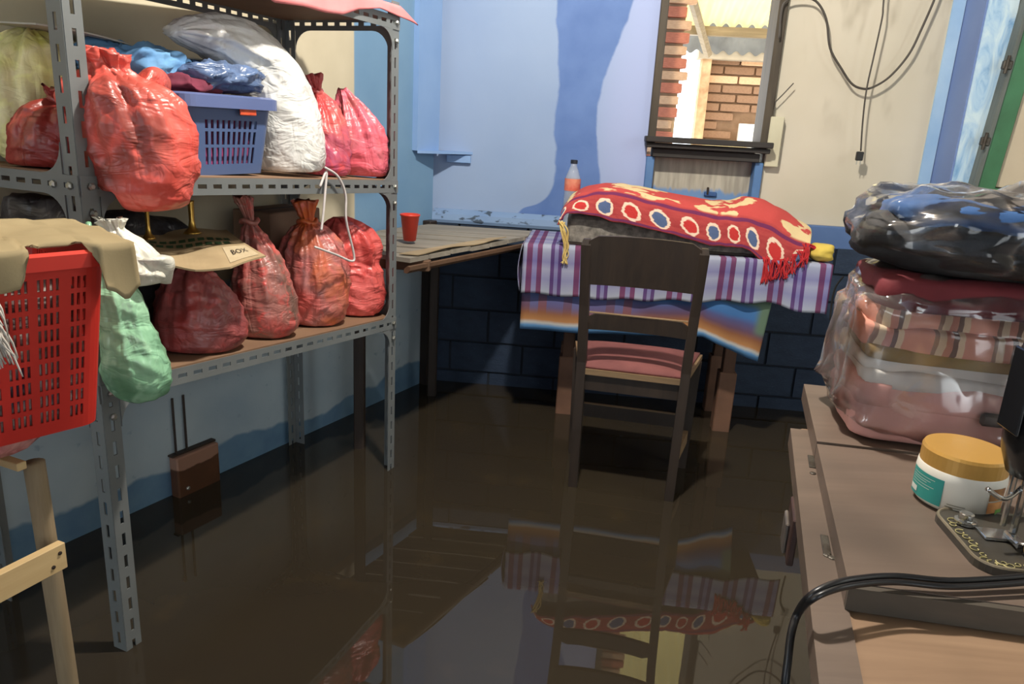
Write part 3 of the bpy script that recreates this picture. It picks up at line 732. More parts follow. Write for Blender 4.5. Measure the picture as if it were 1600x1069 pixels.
MB().grid(lambda a, b: cfn(.76+a*.21, .06+b*.36, .003), 6, 4).build('print_panel', m_pale, cs)
def text_mesh(txt, size, name, mat, parent, fn):
    cu = bpy.data.curves.new('t', 'FONT'); cu.body = txt; cu.size = size; cu.resolution_u = 2
    to = bpy.data.objects.new('t', cu); COL.objects.link(to); dg = bpy.context.evaluated_depsgraph_get(); dg.update()
    me = bpy.data.meshes.new_from_object(to.evaluated_get(dg)); bpy.data.objects.remove(to); me.name = name
    for v in me.vertices: v.co = Vector(fn(v.co))
    me.materials.clear(); me.materials.append(mat)
    o = bpy.data.objects.new(name, me); COL.objects.link(o); o.parent = parent; return o
text_mesh('BOX', .1, 'print_text', m_ink, cs, lambda c_: cfn(.80+c_.x*.62, .19+c_.y*1.6, .0045))

# --- green and white carrier bags hung on the left front post
m_gr = bagmat('bag_green', (178, 222, 184), [(150, 204, 164), (74, 120, 84)], 15, 5, .25, .93)
gb = thing('green_carrier_bag', 'pale green carrier bag hanging at the left end of the bottom deck', 'plastic bag', sh(.030, -.078, .57), SHR)
prof = [(0, .4), (.03, .70), (.14, .95), (.28, 1.0), (.42, .92), (.58, .80), (.75, .72), (.9, .62), (1.0, .45)]
bag_mesh([((.0-.035*t, .012*t, t*.245), (.059*r_, 0, 0), (0, .056*r_, 0)) for t, r_ in prof], 15, amp=.012, ruffle=lambda t: t*.7, fold_amp=.08).build('bag_body', m_gr, gb, smooth=True)
MB().tube([(-.05, .0, .235), (-.062, .02, .29), (-.045, .045, .33)], .005, 6).build('handle', m_gr, gb, smooth=True)
m_wh = bagmat('bag_white', (232, 230, 216), [(220, 216, 200), (206, 206, 196)], 16, 6, .35, .97)
wbg = thing('white_carrier_bag', 'white carrier bag knotted on top of the green one', 'plastic bag', sh(.026, -.078, .79), SHR)
prof = [(0, .55), (.04, .8), (.2, 1.0), (.45, .95), (.65, .7), (.8, .4), (.88, .3), (1.0, .5)]
bag_mesh([((.012-.02*t, .03*t, t*.115), (.053*r_, 0, 0), (0, .052*r_, 0)) for t, r_ in prof], 16, amp=.012, ruffle=lambda t: t, fold_amp=.18).build('bag_body', m_wh, wbg, smooth=True)
bag_mesh([((.02, -.025, .05), (.03, 0, 0), (0, .024, 0)), ((.048, -.02, .026), (.022, 0, .014), (0, .020, 0)), ((.064, -.015, .006), (.010, 0, .010), (0, .010, 0)), ((.074, -.012, -.008), (.001, 0, .001), (0, .001, 0))], 17, seg=28, amp=.004).build('bag_corner', m_wh, wbg, smooth=True)

# --- pink cloth over the top deck
m_pink = plain('pink_cloth', (232, 140, 140), (220, 122, 124), 9, .85, .2)
ppx = [(400, -14), (430, 4), (470, 10), (510, 20), (532, 23), (560, 15), (590, 13), (615, 22), (652, 40)]
hang = []
for x, y in ppx:
    q = shp(x, y, -.014); hang.append((q.x, q.z))
tops = deckz(2, 0)+.006
pc = thing('pink_cloth', 'pink cloth spread over the top deck and hanging past its edge', 'cloth', sh(.6, .1, tops), SHR)
def pfn(u_, v_):
    k = min(len(hang)-2, int(u_*(len(hang)-1))); t = u_*(len(hang)-1)-k
    x = hang[k][0]*(1-t)+hang[k+1][0]*t; z = hang[k][1]*(1-t)+hang[k+1][1]*t
    xt = min(x, 1.02)
    lip = (xt, -.010, tops+.004)
    if v_ < .3: q = v_/.3; return (x*(1-q)+xt*q-.6, (-.016+.004*math.sin(x*40))*(1-q)-.012*q-.1, z*(1-q)+lip[2]*q-tops)
    q = (v_-.3)/.7; return (xt-.6, -.010+q*.26-.1, .006+.008*math.sin(x*23+q*4)*q+.02*q*noise.noise(Vector((x*8, q*4, 1))))
MB().grid(pfn, 64, 20).build('cloth_sheet', m_pink, pc, smooth=True, solid=.003, solid_off=1)

# ================================================================== LEFT FOREGROUND: stand, basket, cloth
BA = R(52)
BC = on_z(184, 654, .655)                                # near right bottom corner of the red basket
ex = Vector((math.cos(BA), math.sin(BA), 0)); ey = Vector((-math.sin(BA), math.cos(BA), 0))
BL, BD, BH = .40, .27, .252
bc = BC - ex*(BL/2-.005) + ey*(BD/2-.012)
rb = thing('red_laundry_basket', 'red plastic laundry basket with slotted sides on the log stand', 'basket', (bc.x, bc.y, .655), BA)
m = NM('red_plastic', .38, .5); m.col(m.ramp(m.noise(5), [(.3, (204, 54, 42)), (.7, (188, 44, 36))])); m_rp = m.m
zs = [0, .018]; 
rowsN = 9
for k in range(rowsN): z = .018+k*.0232; zs += [z+.0165, z+.0232]
zs += [BH]
def rhole(i, k, p, mid_):
    if not (k >= 1 and k % 2 == 1 and k <= 2*rowsN): return False
    if abs(mid_.y) > BD/2-.004:
        t = mid_.x+.21; g_ = t % .040
        return abs(mid_.x) < .17 and g_ < .031 and int(g_/.00385) % 2 == 0
    if abs(mid_.x) > BL/2-.004:
        t = mid_.y+.15; g_ = t % .040
        return abs(mid_.y) < .11 and g_ < .031 and int(g_/.00385) % 2 == 0
    return False
lattice(BL-.05, BD-.04, BL, BD, BH, .03, .00385, zs, rhole).build('basket_body', m_rp, rb, solid=.003)
rim(BL+.004, BD+.004, .032, BH+.003, .010, .022).build('rim', m_rp, rb)
pillow(BL-.055, BD-.05, BH-.03, 51, .012, 22, 9.0).build('laundry_inside', bagmat('laundry_mixed', (96, 60, 54), [(150, 130, 124), (206, 196, 186), (74, 60, 84)], 21, 16, .8), rb, smooth=True)
# beige cloth over its mouth
m = NM('beige_cloth', .9, .2); m.col(m.ramp(m.noise(6, 4), [(.3, (164, 148, 114)), (.7, (144, 128, 96))])); m.bump(m.noise(300, 2), .1, .001); m_bei = m.m
tw = thing('beige_cloth', 'beige cloth draped over the rim of the red laundry basket', 'cloth', (bc.x, bc.y, .655+BH), BA)
def tfn(u_, v_):
    x = -.20+u_*.425                                    # along the near side, past the right corner
    drop = lerp_tab([(0, .05), (.62, .05), (.665, .045), (.69, .0), (.875, .0), (.90, .06), (.95, .08), (1.0, .06)], u_)
    q = v_
    if q < .35:
        e = 1-q/.35
        yy = -BD/2-.018; zz = .010-drop*e
        if drop < .004: yy += .03
        return (x+ (.006*e if u_ > .9 else 0), yy+.012*(1-e)*0 - .004*math.sin(u_*30)*e, zz)
    e = (q-.35)/.65
    y0 = -BD/2-.018+(.03 if drop < .004 else 0)
    return (x, y0+e*.22, .008+.008*math.sin(min(1, e*2.2)*math.pi*.5)+.009*noise.noise(Vector((x*14, e*5, 3))))
MB().grid(tfn, 70, 26).build('cloth_sheet', m_bei, tw, smooth=True, solid=.003, solid_off=1)
# wooden log stand below
st = thing('log_stand', 'rough stand of round poles and nailed planks under the red basket', 'stand', (-.70, .95, 0))
def stl(p): return Vector(p)-Vector((-.70, .95, 0))
m_log = wood('pole_wood', (150, 132, 104), (116, 98, 74), 2, 5, .75, .4)
m_plank = wood('new_plank_wood', (206, 178, 130), (182, 152, 106), 0, 3, .7, .2)
u_ = Vector((.392, .920, 0)); n_ = Vector((.920, -.392, 0))
pt, pbm = on_y(53, 722, 1.0), on_y(92, 985, 1.0)
dv = (pbm-pt); base_ = pt+dv*((ZF-pt.z)/dv.z)
topz = pt.z
def log(p0, p1, r_, nm='pole'):
    MB().tube([stl(p0), stl(p0.lerp(p1, .5))+Vector((.002, .001, 0)), stl(p1)], r_, 14, smooth=6).build(nm, m_log, st, smooth=True)
log(pt, base_, .0145)
for off in (-u_*.30, -n_*.22, -u_*.30-n_*.22): log(pt+off, base_+off, .0165)
p_r, p_l = on_y(97, 866, .985), on_z(0, 916, on_y(97, 866, .985).z)
dirp = (p_r-p_l); dirp.z = 0; dirp.normalize(); pr = p_r+dirp*.002; cpl = pr-dirp*.20
ang = math.atan2(dirp.y, dirp.x)
def plank(c_, L_, hh, a_, nm='plank'):
    o = MB().box((0, 0, 0), (L_, .014, hh), bev=.001).build(nm, m_plank, st); o.location = stl(c_); o.rotation_euler = (0, 0, a_); return o
pk1 = plank(cpl, .40, .042, ang)
for dx in (.19, .178): MB().lathe([(.003, 0), (.003, .0015), (.001, .002)], 8, Matrix.Translation((dx, -.007, .008 if dx > .18 else -.009)) @ Matrix.Rotation(R(90), 4, 'X')).build('nail', m_dkwood, pk1)
plank(cpl-n_*.24+Vector((0, 0, .0)), .40, .042, ang)
for k in range(4):   # slats that carry the basket
    plank(pt-u_*(.03+.08*k)-n_*.11+Vector((0, 0, .010)), .26, .012, math.atan2(-n_.y, -n_.x)).rotation_euler = (R(90)*0, 0, math.atan2(n_.y, n_.x))
# pink bag squeezed under the basket
o = pillow(.30, .20, .052, 61, .014).build('pink_plastic_bag', bagmat('bag_pinkish', (196, 120, 124), [(168, 84, 88), (214, 160, 150)], 23, 9, .25), None, smooth=True)
o.location = pt-u_*.10-n_*.075+Vector((0, 0, .017)); o.rotation_euler = (0, 0, math.atan2(u_.y, u_.x)); tag(o, 'flat pink plastic bag squeezed under the red laundry basket', 'plastic bag')
# frayed white rag hanging at the near side of the basket
b = MB(); top = on_y(-34, 480, .88)
for k in range(60):
    a = random.uniform(-1, 1); q = top+Vector((random.uniform(-.012, .012), random.uniform(-.010, .006), random.uniform(-.02, .02)))
    e = q+Vector((.022+random.uniform(-.024, .014), random.uniform(-.014, .010), random.uniform(-.075, -.03)))
    b.tube([q, q.lerp(e, .5)+Vector((random.uniform(-.006, .01), random.uniform(-.006, .006), .006)), e], lambda t: .0026*(1-t*.7), 4, smooth=3)
o = b.build('frayed_rag', plain('white_yarn', (206, 200, 190), (160, 152, 144), 30, .9), smooth=True); tag(o, 'frayed white rag hanging before the red laundry basket', 'rag')

# ================================================================== LEFT WALL DETAILS
eb = thing('wall_box', 'wet brown wooden box on the left wall just above the water', 'box', LWM @ Vector((1.25, 0, 0)), R(-117.7))
m = NM('wet_box_wood', .45, .5); X, Y, Z = m.sep(m.obj()); n1 = m.noise(9, 4)
m.col(m.mix(m.step(m.math('ADD', Z, m.math('MULTIPLY', m.math('SUBTRACT', n1, .5), .06)), .082, .088), m.ramp(n1, [(.3, (92, 58, 36)), (.7, (66, 42, 28))]), (150, 112, 92)))
MB().box((0, .018, .04), (.15, .036, .17), bev=.004).build('box_front', m.m, eb)
MB().box((0, .010, .1275), (.156, .02, .006), bev=.001).build('box_lid', m_dkwood, eb)
MB().lathe([(.006, 0), (.006, .004), (.003, .006)], 10, Matrix.Translation((.045, .036, .022)) @ Matrix.Rotation(R(-90), 4, 'X')).build('screw_head', m_zinc, eb)
for dx in (.055, .018): MB().tube([(dx, .008, .13), (dx, .008, .30)], .0035, 8, smooth=1).build('conduit', m_dkwood, eb)
# small triangular corner shelf
cs_ = thing('corner_shelf', 'small blue triangular shelf in the corner of the room', 'shelf', BW0+Vector((0, 0, .98)))
a1 = LWM.to_3x3() @ Vector((.15, .025, 0)); a2 = BWM.to_3x3() @ Vector((.155, OY, 0)); a0 = BWM.to_3x3() @ Vector((.028, OY, 0))
MB().prism([(a0.x, a0.y), (a1.x, a1.y), (a2.x, a2.y)], 0, .010).build('shelf_plate', m_pblue, cs_)
MB().box((.10, OY-.012, -.02), (.10, .014, .03), BWM.to_3x3().to_4x4(), bev=.002).build('cleat', m_pblue, cs_)

# ================================================================== PLANK BENCH IN THE CORNER
bn = thing('plank_bench', 'low bench of weathered grey planks in the corner behind the shelf unit', 'bench', (-.1, 2.75, 0))
def bl(p): return Vector(p)-Vector((-.1, 2.75, 0))
A = on_z(636, 404, .70); Bp = on_z(866, 362, .70)
m_gp2 = wood('weathered_plank', (158, 150, 136), (122, 116, 104), 0, 3, .8, .3)
m_rail = wood('bench_rail_wood', (112, 84, 62), (84, 62, 46), 0, 4, .7)
ld = (LWM.to_3x3() @ Vector((-1, 0, 0)))                 # along the left wall towards the corner
ln = (LWM.to_3x3() @ Vector((0, 1, 0)))
bd = BWM.to_3x3() @ Vector((1, 0, 0))
# planks run along the back wall direction, from the left wall out to the slanting front edge
edir = (Bp-A); edir.normalize()
nP = 8
def clip(poly, f):
    out = []
    for i in range(len(poly)):
        a, b = poly[i], poly[(i+1) % len(poly)]; fa, fb = f(a), f(b)
        if fa >= 0: out.append(a)
        if (fa >= 0) != (fb >= 0): out.append(a.lerp(b, fa/(fa-fb)))
    return out
for k in range(nP):
    t0, t1 = k/nP, (k+1)/nP-.012
    def fe(t): return A.lerp(Bp, t)
    def le(t):
        p = fe(t); q = LWI @ p; dd = LWI.to_3x3() @ bd; s_ = (.03-q.y)/dd.y; p2 = p+bd*s_
        s2 = (p2-p).length; return p2 if s2 < 1.2 else p-bd*1.2
    zz = .70+random.uniform(-.002, .002)
    poly = [le(t0), fe(t0), fe(t1), le(t1)]
    poly = clip(poly, lambda p: (SHI @ p).x-(SL+.012)); poly = clip(poly, lambda p: .425-(BWI @ p).x) if poly else poly
    if len(poly) < 3: continue
    MB().prism([(bl(q).x, bl(q).y) for q in poly], zz-.014, zz).build('plank', m_gp2, bn)
MB().tube([bl(A+Vector((0, 0, -.035))), bl(A.lerp(Bp, .82)+Vector((0, 0, -.034)))], .016, 6, smooth=1, flat=.6).build('front_rail', m_rail, bn)
o = MB().box((0, 0, 0), (.20, .03, .035), bev=.003).build('end_rail', m_rail, bn); o.location = bl(A-bd*.09+Vector((0, 0, -.034))+edir*.10); o.rotation_euler = (0, 0, BWA)
for q in (A+edir*.16-bd*.26, A+edir*.80-bd*.40):
    MB().box(bl(Vector((q.x, q.y, .28))), (.035, .035, .80), bev=.003).build('leg', m_dkwood, bn)
# curled plywood edge on the bench
def ply(a, b):
    p = A.lerp(Bp, .06+a*.55)-bd*(.002+b*.06); return bl(Vector((p.x, p.y, .704+.008*math.sin(a*5)**2*(1-b))))
MB().grid(ply, 20, 3).build('loose_veneer', wood('veneer', (176, 156, 122), (140, 120, 92), 0, 3, .8), bn, solid=.003)
# red cup
q = on_z(641, 376, .712)
o = MB().lathe([(.018, 0), (.021, .001), (.031, .082), (.034, .084), (.034, .089), (.029, .089), (.019, .004), (.001, .004)], 28).build('red_cup', plain('red_cup_plastic', (216, 62, 44), None, 6, .4, .02), smooth=True)
o.location = (q.x-.002, q.y, .712); tag(o, 'red plastic cup on the plank bench beside the shelf post', 'cup')

# ================================================================== DESK WITH CLOTHS
m_desk = wood('desk_wood', (112, 78, 58), (84, 58, 44), 2, 4, .6)
ds = thing('desk', 'brown wooden desk under striped cloths against the back wall', 'desk', BW0, BWA)
DX0, DX1, DY0, DY1, DZ = .44, 1.485, -.455, -.03, .695
MB().box(((DX0+DX1)/2, (DY0+DY1)/2, DZ-.012), (DX1-DX0, DY1-DY0, .024), bev=.004).build('desk_top', m_desk, ds)
MB().box(((DX0+DX1)/2, -.27, DZ-.065), (.66, .02, .08)).build('apron', m_desk, ds)
for x, y in ((.612, -.25), (1.228, -.29), (.612, -.07), (1.228, -.07)):
    b = MB().box((x, y, .395), (.045, .045, .56), bev=.003); b.build('leg', m_desk, ds)
    MB().box((x, y, .06), (.066, .06, .36), bev=.004).build('foot_block', plain('foot_block_wood', (122, 88, 68), (98, 70, 54), 10, .65), ds)
# plaid table cloth
m = NM('plaid_cloth', .85, .25); uvn = m.obj('UV'); U, V, _ = m.sep(uvn)
fu = m.math('FRACT', m.math('MULTIPLY', m.math('ADD', U, .02), 1/.165))
W_ = (186, 192, 204); P_ = (112, 84, 132); L_ = (160, 158, 190); D_ = (134, 80, 112)
cu = m.ramp(fu, [(0, W_), (.20, D_), (.32, L_), (.42, D_), (.52, W_), (.70, P_), (.78, L_), (.86, P_), (.94, W_)], 'CONSTANT')
fv = m.math('FRACT', m.math('MULTIPLY', V, 1/.19))
cv = m.ramp(fv, [(0, (226, 226, 226)), (.30, (186, 182, 214)), (.50, (214, 210, 226)), (.64, (176, 170, 208)), (.90, (216, 216, 228))], 'LINEAR')
mx = m.n('ShaderNodeMix', data_type='RGBA', blend_type='MULTIPLY'); mx.inputs[0].default_value = 1; m.l(cu, mx.inputs[6]); m.l(cv, mx.inputs[7])
m.col(mx.outputs[2]); m.bump(m.noise(220, 2), .12, .001); m_plaid = m.m
tc = thing('plaid_tablecloth', 'purple and white plaid cloth spread over the desk', 'tablecloth', BW0+Vector((0, 0, DZ)), BWA)
def tcf(u_, v_):
    x = DX0-.012+u_*(DX1-DX0+.024)
    drop = lerp_tab([(0, .175), (.25, .178), (.5, .165), (.72, .150), (.8, .145), (.9, .165), (1, .175)], u_)
    if v_ < .5:
        e = 1-v_/.5; return (x+.004*e*math.sin(u_*9), DY0-.012-.010*e*(1+math.sin(u_*34+e))*.6, .006-drop*e+.004*math.sin(u_*40)*e)
    e = (v_-.5)/.5; return (x, DY0-.010+e*.40, .006+.002*noise.noise(Vector((x*9, e*6, 0))))
def tcuv(u_, v_): return (u_*(DX1-DX0), (v_/.5*.18) if v_ < .5 else .18+(v_-.5)/.5*.4)
MB().grid(tcf, 110, 30, uv=tcuv).build('cloth_sheet', m_plaid, tc, smooth=True, solid=.002, solid_off=1)
# left end flap
MB().grid(lambda a, b: (DX0-.013-.012*math.sin(b*3)-.004, DY0-.008+a*.36, .004-b*(.17-.06*a)), 14, 8, uv=lambda a, b: (a*.36, b*.18)).build('end_flap', m_plaid, tc, smooth=True, solid=.002)
# rainbow striped cloth below it
m = NM('rainbow_cloth', .8, .3); U, V, _ = m.sep(m.obj('UV')); nz = m.noise(6, 3, m.mp(m.obj('UV'), (2.4, .6, 1)))
vv = m.math('ADD', V, m.math('MULTIPLY', m.math('SUBTRACT', nz, .5), .012))
cc = m.ramp(m.math('DIVIDE', vv, .26), [(0, (74, 118, 164)), (.06, (92, 140, 184)), (.10, (184, 182, 176)), (.14, (172, 122, 76)), (.24, (136, 90, 62)), (.32, (98, 72, 92)), (.42, (82, 84, 126)), (.50, (64, 108, 162)), (.62, (70, 116, 168)), (.70, (92, 112, 96)), (.85, (86, 100, 84))])
gs = m.ramp(m.math('FRACT', m.math('MULTIPLY', U, 9)), [(0, (120, 84, 96)), (.2, (110, 120, 172)), (.4, (150, 92, 84)), (.6, (104, 108, 160))], 'CONSTANT')
cc = m.mix(m.math('MULTIPLY', m.math('SUBTRACT', 1.0, m.step(U, .28, .34)), m.step(V, .05, .09)), cc, m.mix(.45, cc, gs))
cc = m.mix(m.math('MULTIPLY', m.step(U, .70, .76), m.step(V, .07, .10)), cc, (98, 120, 100))
m.col(cc); m_rain = m.m
rc = thing('rainbow_cloth', 'blue and orange striped cloth hanging below the plaid cloth', 'cloth', BW0+Vector((0, 0, DZ)), BWA)
hemr = [bw(x, y, DY0-.006) for x, y in ((812, 514), (905, 521), (1000, 524), (1098, 527), (1150, 552), (1184, 566))]
def rcf(u_, v_):
    k = min(4, int(u_*5)); t = u_*5-k; h_ = hemr[k].lerp(hemr[k+1], t); x = h_.x+(.03*v_*u_)
    return (x, DY0+.003+.004*math.sin(u_*26)*(1-v_)-.006*(1-v_), (h_.z-DZ)*(1-v_)-.03*v_)
MB().grid(rcf, 70, 16, uv=lambda a, b: (a*.80, b*(.26 if a < .6 else .30))).build('cloth_sheet', m_rain, rc, smooth=True, solid=.002, solid_off=-1)
# grey block under the towel
m = NM('grey_felt', .95, .1); m.col(m.ramp(m.noise(45, 5), [(.35, (142, 136, 126)), (.65, (98, 94, 88))])); m.bump(m.noise(140, 3), .5, .004)
gx0, gx1 = bw(884, 380, -.42).x, bw(1185, 390, -.42).x
gbk = thing('grey_felt_block', 'grey felt covered block on the desk under the red towel', 'block', BWM @ Vector(((gx0+gx1)/2, -.26, DZ+.0085)), BWA)
MB().box((0, 0, .052), (gx1-gx0, .32, .104), bev=.012).build('felt_cover', m.m, gbk)
MB().box((0, -.161, .006), (gx1-gx0-.02, .004, .008)).build('base_strip', m_dkwood, gbk)
# red patterned towel
m = NM('red_towel', .95, .15); U, V, _ = m.sep(m.obj('UV'))
cell = m.math('MULTIPLY', U, 11.0); fu = m.math('SUBTRACT', m.math('FRACT', cell), .5); par = m.math('GREATER_THAN', m.math('FRACT', m.math('MULTIPLY', cell, .5)), .5)
dv_ = m.math('DIVIDE', m.math('SUBTRACT', V, .235), .50)
wobn = m.math('MULTIPLY', m.math('SUBTRACT', m.noise(30, 3, m.obj('UV')), .5), .16)
rad = m.math('ADD', m.math('SQRT', m.math('ADD', m.math('POWER', fu, 2.0), m.math('POWER', m.math('MULTIPLY', dv_, 1.25), 2.0))), wobn)
inner = m.mix(par, (88, 104, 140), (196, 60, 58))
med = m.mix(m.step(rad, .23, .26), inner, (236, 208, 184))
redc = m.ramp(m.noise(18, 4, m.obj('UV')), [(.3, (180, 76, 74)), (.7, (164, 62, 64))])
med = m.mix(m.step(rad, .33, .36), med, redc)
bord = m.math('MULTIPLY', m.step(m.math('ABSOLUTE', m.math('SUBTRACT', V, .46)), .026, .036), m.step(m.math('ABSOLUTE', m.math('SUBTRACT', V, .055)), .024, .034))
med = m.mix(bord, (112, 50, 86), med)
topn = m.noise(10, 3, m.obj('UV'))
topc = m.mix(m.step(m.math('ADD', topn, m.math('MULTIPLY', m.math('ABSOLUTE', m.math('SUBTRACT', m.math('FRACT', m.math('MULTIPLY', U, 3.1)), .5)), .5)), .66, .70), (192, 78, 74), (222, 198, 150))
m.col(m.mix(m.step(V, .50, .52), med, topc)); m.bump(m.noise(160, 3), .5, .003); m_tow = m.m
hem = [(873, 352), (885, 334), (920, 336), (955, 345), (997, 354), (1039, 364), (1081, 375), (1112, 384), (1144, 386), (1168, 390), (1196, 412), (1232, 424), (1262, 408)]
band = [(880, 330), (892, 316), (920, 304), (955, 302), (990, 308), (1030, 319), (1077, 329), (1112, 337), (1140, 340), (1168, 342), (1200, 352), (1236, 374), (1265, 384)]
ridge = [(890, 314), (906, 303), (934, 296), (962, 294), (1000, 299), (1040, 307), (1085, 316), (1120, 321), (1150, 321), (1176, 315), (1212, 327), (1242, 345), (1265, 360)]
rowsT = []
for L2, y in ((hem, -.452), (band, -.430), (ridge, -.34)):
    rowsT.append([bw(px, py, y) for px, py in L2])
rowsT.append([Vector((p.x, -.20, max(DZ+.118, p.z-.002))) for p in rowsT[2]])
rowsT.append([Vector((p.x, -.085, DZ+.10)) for p in rowsT[2]])
def towf(u_, v_):
    n = len(hem)-1; P = []
    for rw in rowsT:
        k = min(n-1, int(u_*n)); t = u_*n-k
        p0, p1, p2, p3 = rw[max(k-1, 0)], rw[k], rw[k+1], rw[min(k+2, n)]
        P.append(.5*((2*p1)+(p2-p0)*t+(2*p0-5*p1+4*p2-p3)*t*t+(3*p1-p0-3*p2+p3)*t**3))
    m_ = len(P)-1; k = min(m_-1, int(v_*m_)); t = v_*m_-k
    p0, p1, p2, p3 = P[max(k-1, 0)], P[k], P[k+1], P[min(k+2, m_)]
    q = .5*((2*p1)+(p2-p0)*t+(2*p0-5*p1+4*p2-p3)*t*t+(3*p1-p0-3*p2+p3)*t**3)
    return q+Vector((0, -.004*noise.noise(Vector((u_*30, v_*8, 2))), .005*noise.noise(Vector((u_*22, v_*7, 5)))))
tl = thing('red_towel', 'red towel with white and blue medallions draped over the grey block', 'towel', BW0, BWA)
def tuv(u_, v_): return (u_, v_*2 if v_ < .25 else .5+(v_-.25)*.67)
MB().grid(towf, 150, 44, uv=tuv).build('towel_sheet', m_tow, tl, smooth=True, solid=.006, solid_off=1)
m_fr = plain('red_fringe', (202, 48, 52), (176, 36, 44), 30, .95)
m_ye = plain('yellow_tassel', (226, 200, 128), (200, 170, 100), 30, .9)
def strands(pix, y, n, spread, r_, mat, name, sway=.006):
    b = MB()
    for k in range(n):
        P = [bw(px+random.uniform(-spread, spread), py, y+random.uniform(-.008, .002)) for px, py in pix]
        b.tube([p+Vector((random.uniform(-sway, sway), 0, random.uniform(-.004, .004))) for p in P], lambda t: r_*(1-.4*t), 5, smooth=4)
    return b.build(name, mat, tl, smooth=True)
strands([(878, 346), (881, 362), (884, 384), (883, 400), (881, 412)], -.474, 9, 4, .0028, m_ye, 'tassel')
for px, py, ln in ((1196, 408, 36), (1206, 410, 28), (1217, 412, 24), (1229, 410, 26), (1241, 404, 24), (1252, 398, 20), (1260, 388, 24)):
    strands([(px, py-6), (px-1, py+ln*.5), (px-3, py+ln)], -.474, 9, 5, .0026, m_fr, 'fringe')
strands([(1258, 382), (1268, 386), (1282, 392)], -.43, 10, 5, .003, m_fr, 'fringe')
# bottle behind the towel
q = bw(897, 255, -.10)
bo = thing('plastic_bottle', 'clear plastic bottle with a red label behind the red towel', 'bottle', BWM @ Vector((q.x, -.10, DZ+.009)), BWA)
htop = q.z-DZ
m = NM('bottle_plastic', .1, .6); m.col((196, 206, 216)); m.b.inputs['Alpha'].default_value = .42
k_ = htop/.29
MB().lathe([(.010, 0), (.028, .001), (.031, .010), (.030, .06), (.031, .12), (.031, .20*k_), (.029, .225*k_), (.020, .25*k_), (.0125, .27*k_), (.0120, .283*k_)], 28).build('bottle_body', m.m, bo, smooth=True)
MB().lathe([(.0318, .172*k_), (.0318, .226*k_-.006)], 28, cap=False).build('label_band', plain('bottle_label', (206, 66, 54), (222, 150, 120), 24, .5), bo, smooth=True)
MB().lathe([(.0140, .279*k_), (.0140, .292*k_), (.012, .294*k_)], 20).build('cap', plain('dark_cap', (34, 40, 52), None, 9, .4), bo)
# yellow folded cloth at the right end of the desk
q = bw(1305, 420, -.40)
o = pillow(.085, .12, .09, 71, .01).build('yellow_cloth', plain('yellow_cloth', (222, 196, 92), (200, 170, 70), 14, .9), None, smooth=True)
o.location = BWM @ Vector((DX1-.018, -.40, DZ+.009)); o.rotation_euler = (0, 0, BWA); o.scale = (1, 1, .7); tag(o, 'folded yellow cloth at the right end of the desk', 'cloth')
pts = [bw(x, y, -.475) for x, y in ((1318, 432), (1306, 448), (1300, 470), (1297, 500))]
o = MB().tube([BWM @ p for p in pts], .006, 8, flat=.4).build('black_strap', plain('black_webbing', (24, 24, 26), None, 20, .8), smooth=True); tag(o, 'black strap hanging off the right end of the desk', 'strap')

# ================================================================== CHAIR
m_ch = wood('chair_dark_wood', (58, 46, 36), (38, 30, 24), 2, 4, .5, .2, .5)
m_ce = wood('chair_pale_wood_highlight', (150, 124, 92), (110, 88, 64), 0, 4, .6)  # pale seat wood; also paints highlights on edges and the right stretcher
ch = thing('wooden_chair', 'dark wooden chair with a pink cushion standing in the water at the desk', 'chair', (.3715, 2.19, 0), R(-11.5))
def bar(p0, p1, w0, d0, name, mat, w1=None, d1=None, par=None):
    p0, p1 = Vector(p0), Vector(p1); w1 = w1 or w0; d1 = d1 or d0
    vs = []
    for p, a, b in ((p0, w0, d0), (p1, w1, d1)):
        for sx, sy in ((-1, -1), (1, -1), (1, 1), (-1, 1)): vs.append(p+Vector((sx*a/2, sy*b/2, 0)))
    return MB().add(vs, [(3, 2, 1, 0), (4, 5, 6, 7), (0, 1, 5, 4), (1, 2, 6, 5), (2, 3, 7, 6), (3, 0, 4, 7)]).build(name, mat, par or ch)
for s in (-1, 1):
    b = MB(); sec = [(-.12, .152, .012), (.0, .152, .0), (.20, .154, -.004), (.42, .157, .0), (.60, .161, -.02), (.785, .166, -.05), (.802, .166, -.052)]
    vs = []
    for i, (z, x, y) in enumerate(sec):
        w_ = .028 if i < len(sec)-1 else .018; d_ = .034 if i < len(sec)-1 else .022
        for sx, sy in ((-1, -1), (1, -1), (1, 1), (-1, 1)): vs.append((s*x+sx*w_/2, y+sy*d_/2, z))
    fs = [(3, 2, 1, 0), tuple(range(len(vs)-4, len(vs)))]
    for i in range(len(sec)-1):
        for j in range(4): fs.append((i*4+j, i*4+(j+1) % 4, i*4+4+(j+1) % 4, i*4+4+j))
    b.add(vs, fs).build('back_post', m_ch, ch)
    bar((s*.188, .262, ZF), (s*.196, .262, .385), .026, .026, 'leg', m_ch, .034, .034)
    MB().add([Vector(p) for p in ((s*.150-.008, .012, .095), (s*.150+.008, .012, .095), (s*.190+.008, .25, .095), (s*.190-.008, .25, .095), (s*.150-.008, .012, .14), (s*.150+.008, .012, .14), (s*.190+.008, .25, .14), (s*.190-.008, .25, .14))],
             [(3, 2, 1, 0), (4, 5, 6, 7), (0, 1, 5, 4), (1, 2, 6, 5), (2, 3, 7, 6), (3, 0, 4, 7)]).build('stretcher', m_ce if s > 0 else m_ch, ch)  # right stretcher is tan: its highlight is put into the colour
